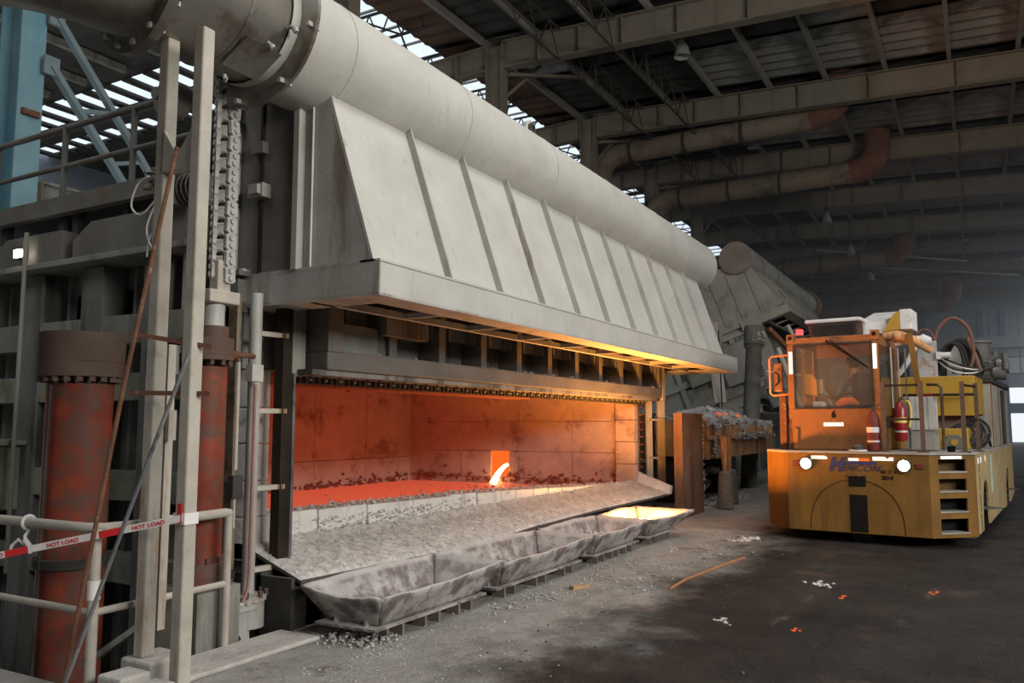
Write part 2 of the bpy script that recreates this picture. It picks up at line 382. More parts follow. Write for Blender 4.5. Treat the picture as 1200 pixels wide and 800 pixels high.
# ---- roof
FX = [7.4+7.3*i for i in range(11)]           # portal frames
ceil = B(); ceil.hexa([(-14, -20, roofz(-20)+.3), (XE, -20, roofz(-20)+.3), (XE, 15.7, roofz(15.7)+.3), (-14, 15.7, roofz(15.7)+.3),
                       (-14, -20, roofz(-20)+.4), (XE, -20, roofz(-20)+.4), (XE, 15.7, roofz(15.7)+.4), (-14, 15.7, roofz(15.7)+.4)])
ceil.ob(-14, XE, 18.7, 24, 15.1, 15.2).ob(-14, 5, 15.7, 18.7, 15.1, 15.2).ob(-14, 19.4, 24, 40, 15.1, 15.2).ob(23.4, XE, 24, 40, 15.1, 15.2)
ceiling = struct(ceil.build('ceiling', roofd))
PW = 1.9
def sheet_mesh(w, mat):
    b = B(); n = int(w/.3); prof = []
    for i in range(n+1):
        x = -w/2+w*i/n; prof.append((x, .07*(i % 2)))
    vs = []
    for y in (-PW/2, PW/2): vs += [(x, y, z+y*.045) for x, z in prof]
    m = n+1
    b.add(vs, [(i, i+1, m+i+1, m+i) for i in range(n)])
    return b.mesh('roof_panel', mat)
half = 3.55
shd, shl, shb = sheet_mesh(half, roofd), sheet_mesh(half, roofl), sheet_mesh(half*2, roofb)
purm = B().ob(-3.6, 3.6, -.06, .06, -.24, 0).mesh('purlin', purl)
for i, x in enumerate(FX[:-1]):
    place('roof_panel', shb, (x+3.65, 14.6, roofz(14.6)+.02), ceiling)
    for j in range(15):
        y = 12.6-j*PW
        if i < 2 and y < -2: continue
        place('roof_panel', shd if j % 5 or i > 6 else shl, (x+1.85, y, roofz(y)+.02), ceiling)
        place('roof_panel', shl if j > 2 else shd, (x+5.45, y, roofz(y)+.02), ceiling)
for i, x in enumerate(FX[:-1]):
    for j in range(16):
        y = 13.5-j*PW
        if i < 1 and y < 0: continue
        place('purlin', purm, (x+3.65, y, roofz(y)), ceiling)
# glazed roof strip of the neighbouring bay and its glazing bars
b = B(); b.ob(5, XE, 15.7, 18.7, 15.0, 15.03); g = struct(b.build('window_1', skyglass))
gm = B().ob(-.035, .035, 15.7, 18.7, 14.93, 15.0).mesh('glazing_bar', purl)
for i in range(60): place('glazing_bar', gm, (6+i*1.25, 0, 0), g)
B().ob(5, XE, 15.6, 15.75, 14.6, 15.05).ob(5, XE, 18.65, 18.8, 14.7, 15.05).build('frame', latt, g)
b = B(); b.ob(19.4, 23.4, 24, 40, 15.1, 15.13); g2 = struct(b.build('window_2', skyglass))
gm2 = B().ob(19.2, 23.6, -.2, .2, -.12, 0).mesh('roof_batten', girder)
for i in range(13): place('roof_batten', gm2, (0, 24.3+i*1.25, 15.05), g2)
B().ob(20.5, 21.0, 24, 40, 14.2, 14.7).build('cross_beam', girder, g2)
gml = B().ob(-3, 3, -.1, .1, -.25, 0).mesh('purlin', beamm)
for i in range(8):
    for k, xx in enumerate((9.5, 15.6)):
        place('purlin', gml, (xx, 20+i*2.4, 15.05), ceiling)

# ---- steel portal frames: column, sloping rafter, stiffeners, haunch brackets
stm = B().ob(-.17, .17, -.012, .012, -.42, .42).mesh('stiffener', portal)
words = ['nearest', 'second', 'third', 'fourth', 'fifth', 'sixth', 'seventh', 'eighth', 'ninth', 'tenth']
for i, x in enumerate(FX[1:]):
    t = thing('portal_frame', 'grey brown steel portal frame spanning the roof, %s in the row behind the furnaces' % words[i], 'steel frame', (x, YC, 0), 'steel portal frames')
    b = B(); b.ob(x-.2, x+.2, YC-.3, YC-.27, 0, 13.9).ob(x-.2, x+.2, YC+.27, YC+.3, 0, 13.9).ob(x-.012, x+.012, YC-.28, YC+.28, 0, 13.9)
    b.build('column', portal, t)
    b = B(); y0, y1 = YC-.3, -19.5
    for dz, th in ((0, .03), (-.87, .03)):
        b.hexa([(x-.19, y0, roofz(y0)-.3+dz), (x+.19, y0, roofz(y0)-.3+dz), (x+.19, y1, roofz(y1)-.3+dz), (x-.19, y1, roofz(y1)-.3+dz),
                (x-.19, y0, roofz(y0)-.3+dz+th), (x+.19, y0, roofz(y0)-.3+dz+th), (x+.19, y1, roofz(y1)-.3+dz+th), (x-.19, y1, roofz(y1)-.3+dz+th)])
    b.hexa([(x-.012, y0, roofz(y0)-1.17), (x+.012, y0, roofz(y0)-1.17), (x+.012, y1, roofz(y1)-1.17), (x-.012, y1, roofz(y1)-1.17),
            (x-.012, y0, roofz(y0)-.28), (x+.012, y0, roofz(y0)-.28), (x+.012, y1, roofz(y1)-.28), (x-.012, y1, roofz(y1)-.28)])
    b.build('rafter', portal, t)
    b = B()
    for dz in (-.3, -1.1): b.hexa([(x-.19, YC+.3, 14.2+dz), (x+.19, YC+.3, 14.2+dz), (x+.19, 19, 14.0+dz), (x-.19, 19, 14.0+dz), (x-.19, YC+.3, 14.23+dz), (x+.19, YC+.3, 14.23+dz), (x+.19, 19, 14.03+dz), (x-.19, 19, 14.03+dz)])
    b.hexa([(x-.012, YC+.3, 13.1), (x+.012, YC+.3, 13.1), (x+.012, 19, 12.9), (x-.012, 19, 12.9), (x-.012, YC+.3, 13.9), (x+.012, YC+.3, 13.9), (x+.012, 19, 13.7), (x-.012, 19, 13.7)])
    b.build('bay_beam', portal, t)
    for y in (14.5, 16, 17.5, 11.4, 10.0, 8.6, 6.9, 4.9, 2.6, 0, -3, -6): place('stiffener', stm, (x, y, min(roofz(y), 14.25)-.74), t)
    b = B(); b.bar((x+.1, YC-.3, 12.2), (x+1.9, YC-.6, 13.85), .1).bar((x+.1, YC-.4, 12.9), (x+3.6, YC-1.5, 13.9), .14, .1)
    b.build('knee_brace', portal, t)
# lattice girders below the glazed strip
for i in range(12):
    x = 13+i*3.4
    t = thing('roof_truss', 'thin dark lattice truss under the glazed roof strip, %s from the near end' % (words+['eleventh', 'twelfth'])[i], 'truss', (x, 17, 14.1), 'lattice trusses under the roof glazing')
    B().tube((x, 14.2, 14.85), (x, 19.6, 14.85), .05, 6).build('top_chord', latt, t)
    B().tube((x, 14.2, 13.9), (x, 19.6, 13.9), .05, 6).build('bottom_chord', latt, t)
    b = B()
    for k in range(6):
        y = 14.3+k*.88
        b.tube((x, y, 13.9), (x, y+.44, 14.85), .028, 5).tube((x, y+.44, 14.85), (x, y+.88, 13.9), .028, 5)
    b.tube((x, 15.2, 13.9), (x+3.4, 17.3, 14.8), .035, 5).tube((x+3.4, 15.2, 13.9), (x, 18.4, 14.8), .035, 5).tube((x, 18.3, 13.9), (x+3.4, 18.3, 13.95), .04, 5)
    b.build('webbing', latt, t)
# longitudinal lattice bracing between the frames over the furnace
for i in range(5):
    x0, x1 = FX[i+1]+.3, FX[i+2]-.3
    for y, wd in ((10.6, 'close to the columns'), (8.8, 'farther out over the aisle')):
        zt = roofz(y)-.35
        t = thing('lattice_brace', 'slender lattice brace %s between %s and %s portal frame' % (wd, words[i], words[i+1]), 'roof brace', (x0, y, zt-1), 'lattice braces between portal frames')
        B().tube((x0, y, zt), (x1, y, zt), .035, 6).build('top_chord', latt, t)
        B().tube((x0, y, zt-1.0), (x1, y, zt-1.0), .035, 6).build('bottom_chord', latt, t)
        b = B(); n = 5; L = (x1-x0)/n
        for k in range(n): b.tube((x0+k*L, y, zt-1), (x0+(k+.5)*L, y, zt), .022, 5).tube((x0+(k+.5)*L, y, zt), (x0+(k+1)*L, y, zt-1), .022, 5)
        b.tube((x0+2.2, y, zt-1), (x0+2.2, y, zt+.2), .04, 5)
        b.build('webbing', latt, t)
# flat purlin tie struts
t = thing('wind_brace', 'crossed thin steel rods bracing the far roof bays', 'roof brace', (50, 3, 11.5))
for (x0, y0, x1, y1) in ((51.5, 8, 58.2, 0), (58.2, 8, 51.5, 0), (58.8, 6, 65.4, -3), (65.4, 6, 58.8, -3)):
    B().tube((x0, y0, 12.2), (x1, y1, 11.9), .07, 6).build('rod', purl, t)

# ---- overhead ducts running across the aisle
def overduct(x, z, yl, yr, r, label, down=True, upend=True):
    t = thing('overhead_duct', label, 'duct', (x, yl, z))
    pts = [(x, yl, z-6)] if down else []
    if down:
        for k in range(5):
            a = pi/2*k/4; pts.append((x, yl-.9*(1-cos(a)), z-.9+.9*sin(a)))
    else: pts = [(x, yl, z)]
    pts.append((x, yr, z+.1)); B().path(pts, r, 18).build('duct_pipe', brownduct, t)
    if upend:
        pts = [(x, yr+.05, z+.1)]+[(x, yr-.95*sin(pi/2*k/5), z+.1+.95*(1-cos(pi/2*k/5))) for k in range(1, 6)]+[(x, yr-.97, z+1.6)]
        B().path(pts, r*1.12, 18).build('elbow', rustduct, t, label='rusty red brown elbow')
    n = int((yl-yr)/2.2)
    for k in range(n):
        y = yl-1.4-k*2.2
        B().ring((x, y, z), (0, 1, 0), r, r+.05, .1, 18).tube((x, y, z+r), (x, y, roofz(y)-.3), .025, 5).build('hanger', darkm, t)
overduct(30.2, 12.55, 12.9, 4.6, .42, 'brown overhead duct hanging highest, with elbow turned up to the roof')
overduct(35.6, 11.95, 12.62, 3.95, .46, 'brown overhead duct hanging second, with bright rusty elbow at its end')
overduct(53., 11.5, 11.5, 4.2, .55, 'distant brown overhead duct crossing low above the second furnace', down=False)
overduct(66., 10.2, 11.5, 2.0, .55, 'most distant faint overhead duct above the truck', down=False)
# hanging bell lamps
for (x, y, z, wd) in ((23.7, 7.35, 13.25, 'nearest, under the front rafter'), (33.2, 7.4, 13.25, 'second, above the rusty duct elbow'), (43.2, 6.1, 12.1, 'third, below the fourth rafter'), (50.6, 5.9, 11.8, 'fourth, low over the aisle'), (57.8, 5.6, 11.4, 'fifth and smallest, deep in the hall')):
    t = thing('bell_lamp', 'grey bell shaped lamp hanging from the roof, '+wd, 'lamp', (x, y, z), 'hanging bell lamps')
    B().path([(x, y, z-.3), (x, y, z-.02), (x, y, z+.15), (x, y, z+.3)], [.26, .2, .1, .07], 14, cap=False).build('lamp_shade', lampm, t)
    B().tube((x, y, z+.28), (x, y, z+.5), .09, 10).build('ballast', darkm, t)
    B().tube((x, y, z+.5), (x, y, roofz(y)+.03), .03, 6).build('stem', darkm, t)
    B().path([(x+.08, y, z+.3), (x+.25, y, z+.45), (x+.2, y, z+.75), (x+.03, y, z+.8)], .015, 5).build('cable', blackr, t)

# ---- neighbouring bay at the left
t = thing('blue_column', 'tall light blue painted steel column at the left edge', 'column', (7.4, 13, 0))
B().ob(7.02, 7.42, 12.93, 12.97, 0, 9.6).build('flange', blue, t)
B().ob(7.2, 7.24, 12.97, 13.5, 0, 9.6).ob(7.02, 7.42, 13.5, 13.54, 0, 9.6).build('web', blue, t)
B().ob(7.08, 7.36, 12.86, 12.93, 6.55, 6.65).build('bracket', rustm, t)
t = thing('crane_girder', 'dark crane girder running behind the exhaust duct', 'girder', (14, 12.5, 9.2))
B().ob(5, 40, 12.3, 12.4, 9.4, 10.7).build('web', girder, t)
B().ob(5, 40, 12.0, 12.7, 9.3, 9.4).build('flange', bluegrey, t)  # bottom flange: paler colour stands for the light it catches
B().ob(5, 40, 12.0, 12.7, 10.7, 10.8).build('flange', girder, t)
for (a, c, w, lb) in (((7.5, 12.8, 8.3), (9.9, 12.8, 5.5), .12, 'pale blue grey diagonal brace, upper right of two beside blue column'), ((7.45, 12.8, 7.45), (9.3, 12.8, 5.3), .14, 'pale blue grey diagonal brace, lower left of two beside blue column')):
    t = thing('diagonal_brace', lb, 'brace', a)
    B().bar(a, c, w, .09).build('angle_bar', bluegrey, t)
    B().box(a, (.25, .06, .3)).build('gusset_plate', bluegrey, t)
t = thing('brace_strut', 'short struts joining the two diagonal braces', 'strut', (9, 12.9, 6))
for (a, c) in (((8.0, 12.88, 6.9), (8.6, 12.88, 7.05)), ((8.6, 12.88, 6.15), (9.2, 12.88, 6.35))): B().bar(a, c, .12, .06).build('strut', bluegrey, t)
# far girders and roof steel of the left bay
for k, (y, z) in enumerate(((17.5, 6.0), (24, 7.0), (31, 8.3), (37, 9.4))):
    t = thing('bay_girder', 'dim steel girder deep in the left bay, %s from the blue column' % words[k+1 if k else 0], 'girder', (14, y, z), 'girders of the left bay')
    b = B(); b.ob(8, 40, y-.02, y+.02, z, z+.9).ob(8, 40, y-.2, y+.2, z, z+.05).ob(8, 40, y-.2, y+.2, z+.85, z+.9); b.build('beam', beamm, t)
    for x in range(10, 38, 3): place('stiffener', stm, (x, y-.1, z+.45), t, rot=(0, 0, pi/2))
t = thing('roof_hatch', 'small bright roof light seen between the railings', 'roof light', (16, 22, 9))
B().box((15.6, 20.2, 7.1), (1.0, .1, .5)).build('frame', yrail, t); B().box((15.75, 20.1, 7.02), (.5, .08, .22)).build('pane', EM('roof_light_glow', (1, .95, .85), 1.5), t)

# dusty haze hanging in the far half of the hall
hm = bpy.data.materials.new('haze'); hm.use_nodes = True; nt = hm.node_tree; nt.nodes.clear()
vs_ = nt.nodes.new('ShaderNodeVolumeScatter'); vs_.inputs['Color'].default_value = (.86, .92, 1, 1); vs_.inputs['Density'].default_value = .008; vs_.inputs['Anisotropy'].default_value = .2
ou = nt.nodes.new('ShaderNodeOutputMaterial'); nt.links.new(vs_.outputs[0], ou.inputs['Volume'])
hz = B().ob(27, 85.3, -19.9, 12.6, .02, 12.6).build('haze', hm, stuff=True); tag(hz, 'thin bluish dust haze filling the far end of the hall', 'haze')

# ================================================================ FURNACE ONE
fur = thing('holding_furnace', 'large steel melting furnace with open glowing hearth and white dusty sill', 'furnace', (5.0, 5.5, -1.2))
# steel shell and refractory lining (five hearth walls)
b = B(); b.ob(5.2, 14.6, 10.8, 11.0, -1.2, 3.25).ob(5.2, 14.6, 5.5, 11, 2.75, 3.0)
b.ob(5.2, 5.22, 5.5, 11, -1.2, 3.25).ob(14.58, 14.6, 5.5, 11, -1.2, 3.0).ob(5.2, 14.6, 5.45, 5.5, -1.2, .5)
b.build('shell', shellm, fur)
B().ob(5.25, 14.5, 5.55, 10.7, -.2, .2).build('hearth_floor', hotwall, fur)
b = B(); b.ob(5.22, 5.42, 5.75, 10.5, .2, 2.7); b.build('near_wall', hotwall, fur)
# precast wall blocks: back wall and end wall, joints recessed
B().ob(5.42, 14.4, 10.56, 10.7, .2, 2.7).ob(14.26, 14.4, 5.5, 10.6, .2, 2.7).ob(5.4, 14.4, 5.6, 10.6, 2.65, 2.75).build('lining', hotwall, fur)
rows = [(.2, .62), (.62, 1.14), (1.14, 1.72), (1.72, 2.64)]
colsY = [5.5, 5.78, 6.7, 7.88, 9.2, 10.56]
for j, (z0, z1) in enumerate(rows):
    for i in range(5):
        y0, y1 = colsY[i], colsY[i+1]
        sh_ = random.uniform(-.012, .012)
        if i == 3 and j in (1,):                      # tap hole gap
            B().ob(14.2+sh_, 14.3, y0+.006, 8.08, z0+.006, z1-.006).build('wall_block', hotwall, fur); B().ob(14.2+sh_, 14.3, 8.5, y1-.006, z0+.006, z1-.006).build('wall_block', hotwall, fur)
            continue
        B().ob(14.2+sh_, 14.3, y0+.003, y1-.003, z0+.003, z1-.003).build('wall_block', hotwall, fur, bevel=.005)
for j in range(2):
    z0, z1 = ((.2, 1.0), (1.0, 2.64))[j]
    for i in range(6):
        x0 = 5.45+i*1.46
        B().ob(x0+.004, x0+1.456, 10.5+random.uniform(-.01, .01), 10.6, z0+.004, z1-.004).build('wall_block', hotwall, fur, bevel=.01)
# crusts of slag: along the bath line and hanging under the arch
b = B()
for i in range(420):
    x = random.uniform(5.5, 14.1); b.rock((x, 10.48, .5+abs(random.gauss(0, .07))), random.uniform(.012, .05))
for i in range(130):
    y = random.uniform(5.8, 10.4); b.rock((14.19, y, .55+abs(random.gauss(0, .08))), random.uniform(.02, .06))
for i in range(260):
    x = random.uniform(5.4, 9.6); b.rock((x, random.uniform(5.6, 6.6), 2.2+random.gauss(0, .05)), random.uniform(.02, .07))
b.build('slag_crust', M('hot_slag', (.16, .06, .045), .9, 0, .4, 6, emit=(1, .08, .02), estr=.04), fur, stuff=True)
b = B(); b.ob(5.5, 11.2, 6.0, 6.3, 2.05, 2.3); b.build('arch_beam', MATS['hot_slag'], fur)
# tap hole
B().ob(14.235, 14.25, 8.08, 8.5, .5, 1.14).build('tap_hole', hole, fur)
# sill: white refractory bricks one by one
zs = [(5.3, .86), (6.7, .85), (8.9, .81), (11.3, .73), (14.2, .60)]
def sillz(x):
    for (a, za), (c, zc) in zip(zs, zs[1:]):
        if x <= c: return za+(zc-za)*(x-a)/(c-a)
    return zs[-1][1]
x = 5.3
while x < 14.15:
    w = random.uniform(.42, .62) if x > 8.2 else random.uniform(.5, 1.0); x1 = min(14.2, x+w); h = random.uniform(-.012, .008)
    B().hexa([(x+.006, 5.48+h, .45), (x1-.006, 5.48+h, .45), (x1-.006, 5.95, .45), (x+.006, 5.95, .45), (x+.006, 5.5+h, sillz(x)+h), (x1-.006, 5.5+h, sillz(x1)+h), (x1-.006, 5.95, sillz(x1)-.02), (x+.006, 5.95, sillz(x)-.02)]).build('sill_brick', ledgem, fur, bevel=.014)
    x = x1
b = B(); rr = random.Random(3)
for i in range(800):
    x = rr.uniform(5.32, 14.15); y = rr.uniform(5.52, 5.93); b.rock((x, y, sillz(x)), abs(rr.gauss(.004, .008))+.004, rr)
for i in range(220):
    x = rr.gauss(7.1, .9); b.rock((min(max(x, 5.4), 13), 5.46-abs(rr.gauss(0, .06)), .66+rr.uniform(0, .12)), rr.uniform(.004, .018), rr)
b.build('sill_crumbs', dustm, fur, stuff=True)
# white jamb blocks at the near side and the far jamb edge
for z0, z1 in ((.5, .66), (.86, 1.17), (1.17, 1.49), (1.49, 1.8), (1.8, 2.14)):
    B().ob(5.06, 5.31, 5.47, 5.8, z0+.004, z1-.004).build('jamb_block', ledgem, fur, bevel=.012)
B().ob(5.06, 5.36, 5.46, 5.8, .5, .86).build('jamb_block', ledgem, fur, bevel=.015)
for k in range(4):
    B().ob(14.12, 14.3, 5.42, 5.8, .55+k*.4, .945+k*.4).build('jamb_block', hotwall, fur, bevel=.015)
hk = B().tube((0, 0, 0), (0, -.09, .01), .012, 6).mesh('anchor_stud', rustm)
for k in range(11): place('anchor_stud', hk, (14.34, 5.43, .62+k*.135), fur)
# apron of steel plates under the sill, thick with white dust
ap = [(5.1, 7.1, .39, .355), (7.12, 9.3, .30, .40), (9.32, 11.5, .395, .43), (11.52, 14.35, .425, .43)]
for k, (x0, x1, za, zb) in enumerate(ap):
    zl = lambda u: za+(zb-za)*u
    B().hexa([(x0, 4.85, za-.03), (x1, 4.85, zb-.03), (x1, 5.5, .62-.03), (x0, 5.5, .62-.03), (x0, 4.85, za), (x1, 4.85, zb), (x1, 5.5, .62), (x0, 5.5, .62)]).build('apron_plate', platem, fur)
    def fn(u, v, x0=x0, x1=x1, za=za, zb=zb):
        n = sin(u*63+v*7)*sin(v*31+u*5)*.006+random.uniform(-.004, .004)
        rim = min(1, min(u, 1-u)*30, v*25)
        return (x0+(x1-x0)*u, 4.86+.64*v, (za+(zb-za)*u)*(1-v)+.62*v+.004+rim*(.018+n)+.03*max(0, v-.8)*5*random.uniform(.6, 1))
    B().grid(fn, 60, 22).build('dust_layer', dustm, fur)
b = B(); rr = random.Random(5)
for i in range(2300):
    x = rr.uniform(5.15, 14.2); v = rr.random()**.8
    k = [a for a in ap if a[0]-.02 <= x <= a[1]+.02][0]; u = (x-k[0])/(k[1]-k[0]); z = (k[2]+(k[3]-k[2])*u)*(1-v)+.62*v
    b.rock((x, 4.87+.62*v, z+.022), abs(rr.gauss(.002, .005))+.003, rr)
b.build('apron_crumbs', dustm, fur, stuff=True)
B().hexa([(14.2, 4.82, .43), (14.36, 4.82, .43), (14.36, 5.55, .62), (14.2, 5.55, .62), (14.3, 4.82, .56), (14.42, 4.82, .56), (14.42, 5.55, .84), (14.3, 5.55, .84)]).build('apron_cheek', ledgem, fur)
# base below the apron: dark plates and flanged supports
b = B(); b.ob(5.0, 14.4, 5.2, 5.25, -1.2, .45).ob(5.0, 5.04, 4.86, 5.5, -1.2, .42).build('base_plate', darkm, fur)
for x in (5.06, 5.42, 6.6, 8.6, 10.6, 12.6): B().ob(x, x+.16, 4.9, 4.93, -.0, .34).ob(x+.07, x+.09, 4.93, 5.2, 0, .36).build('base_support', darkm, fur)
B().bar((5.5, 4.84, .02), (5.75, 4.9, .34), .05, .03).build('base_strut', rustm, fur)

# ---- lift door (raised): bottom beam, ribs, brackets, seal comb
door = B().ob(5.55, 14.35, 5.3, 5.42, 2.2, 3.4).build('door', shellm, fur)
B().ob(5.5, 14.4, 4.98, 5.32, 2.14, 2.32).build('bottom_beam', doorm, door, bevel=.015)
rib = B().ob(-.06, .06, 5.02, 5.3, 2.32, 3.2).mesh('rib', doorm)
pocket = B(); pocket.ob(-.26, .26, 5.2, 5.24, 2.6, 2.75).ob(-.28, -.25, 5.08, 5.24, 2.58, 2.77).ob(.25, .28, 5.08, 5.24, 2.58, 2.77)
pocket = pocket.mesh('bracket', shellm)
for k in range(11):
    x = 5.62+k*.865
    place('rib', rib, (x, 5.5*0+0, 0), door)
    if k < 10: place('bracket', pocket, (x+.5, 0, 0), door)
B().ob(6.3, 7.0, 4.96, 5.25, 2.52, 2.74).ob(5.75, 6.4, 5.05, 5.25, 2.32, 2.58).build('lock_box', shellm, door)
B().ob(5.5, 5.7, 4.98, 5.3, 2.3, 3.2).build('end_post', doorm, door)
B().ob(14.25, 14.4, 4.98, 5.3, 2.3, 3.2).build('end_post', doorm, door)
B().ob(5.35, 14.4, 5.02, 5.45, 2.09, 2.14).build('seal_plate', shellm, door)
b = B()
for i in range(110): b.ob(5.4+i*.082, 5.445+i*.082, 5.3, 5.46, 2.03, 2.09)
b.build('seal_comb', darkm, door)
st = B().tube((0, 0, 0), (0, -.03, -.05), .016, 6).mesh('seal_stud', bright)
for i in range(44): place('seal_stud', st, (5.5+i*.2, 5.2, 2.1), door)
b = B(); rr = random.Random(8)
for i in range(60): b.rock((rr.uniform(5.6, 14.3), rr.uniform(5.0, 5.28), 2.325), rr.uniform(.012, .04), rr)
b.build('door_crumbs', beamm, door, stuff=True)
# door guides
g = B().ob(5.16, 5.27, 5.18, 5.28, .4, 2.75).build('guide_rail', burnt, fur, label='scorched dark guide rail')
B().ob(5.28, 5.45, 5.2, 5.26, 2.08, 2.75).build('guide_plate', beamm, g)
B().ob(5.27, 5.3, 5.16, 5.2, .42, 2.1).build('wear_strip', bright, g)
rg_ = B().bar((4.9, 5.24, 0), (5.22, 5.2, 0), .05, .04).mesh('rung', postm)
for z in (2.42, 1.77, 1.13, .47): place('rung', rg_, (0, 0, z), fur)
for x, y, w in ((14.53, 5.32, .13), (14.72, 5.16, .16)):
    g = B().box((x+w/2, y, 1.28), (w*.95, .05, 1.66), Matrix.Rotation(radians(-40), 3, 'Z')).build('guide_rail', hoodside, fur)
rg2 = B().bar((14.56, 5.28, 0), (14.82, 5.1, 0), .04, .035).mesh('rung', hoodside)
for z in (1.75, 1.05): place('rung', rg2, (0, 0, z), fur)
B().ob(14.5, 14.62, 5.0, 5.3, 2.1, 3.2).build('guide_post', hoodside, fur)
# near end side of the furnace: shelf, waling beams, stiffeners and ribbed sheet
for (z0, z1, m, d) in ((3.22, 3.28, beamm, .45), (2.42, 2.7, beamm, .26), (1.88, 2.14, greenm, .26), (.95, 1.22, greenm, .26), (.2, .45, greenm, .26)):
    B().ob(5.2-d, 5.2, 5.95, 12, z0, z1).build('waling', m, fur, bevel=.008)
for y in (6.6, 7.55, 8.55, 9.6, 10.7):
    B().ob(4.95, 5.2, y-.17, y-.14, -1.2, 3.2).ob(4.92, 4.95, y-.18, y+.15, -1.2, 3.2).build('stiffener', shellm, fur)
ribm = B(); ribm.prism([(0, -.06, -1.2), (-.06, -.02, -1.2), (-.06, .02, -1.2), (0, .06, -1.2)], (0, 0, 4.4)); ribm = ribm.mesh('sheet_rib', shellm)
for k in range(16): place('sheet_rib', ribm, (5.2, 6.1+k*.36, 0), fur)
for (y0, y1, h) in ((5.95, 7.75, .36), (7.95, 9.2, .33), (9.4, 11.5, .25)):
    B().prism([(5.15, y0, 3.28), (5.15, y1, 3.28), (5.15, y1, 3.28+h*.55), (5.15, y1-.28, 3.28+h), (5.15, y0, 3.28+h)], (-.32, 0, 0)).build('shelf_box', housem, fur)
B().ob(4.95, 5.2, 6.0, 6.25, 2.3, 3.6).ob(4.9, 5.2, 5.75, 6.0, 2.4, 2.68).build('corner_bracket', hoodside, fur)
B().ob(4.7, 5.2, 8.6, 9.6, .8, 1.45).ob(4.6, 5.2, 8.5, 9.7, 1.45, 1.5).build('side_box', greenm, fur)
# ---- molten bath and the stream falling from the tap hole
bt = B().grid(lambda u, v: (5.42+8.78*u, 5.9+4.6*v, .5+.004*sin(u*40)*sin(v*30)), 40, 24, True).build('molten_bath', bathm)
tag(bt, 'glowing red molten metal pool lying in the furnace hearth', 'molten metal')
b = B(); rr = random.Random(12)
for i in range(420):
    u = rr.random(); x = 8+6*u; y = rr.gauss(7.2, .8); b.rock((x, min(max(y, 6), 10), .5), rr.uniform(.01, .04), rr)
o = b.build('bath_skin', M('bath_skin', (.4, .2, .16), .9, 0, .3, 8), None, stuff=True); tag(o, 'grey flecks of dross floating on the red metal pool', 'dross')
b = B(); b.path([(14.23, 8.13, .88), (14.17, 8.18, .84), (14.1, 8.26, .72), (14.06, 8.32, .6), (14.04, 8.36, .5)], [.03, .038, .05, .062, .075], 10)
o = b.build('metal_stream', stream); tag(o, 'bright molten stream pouring from the hole in the hearth end wall', 'molten metal')

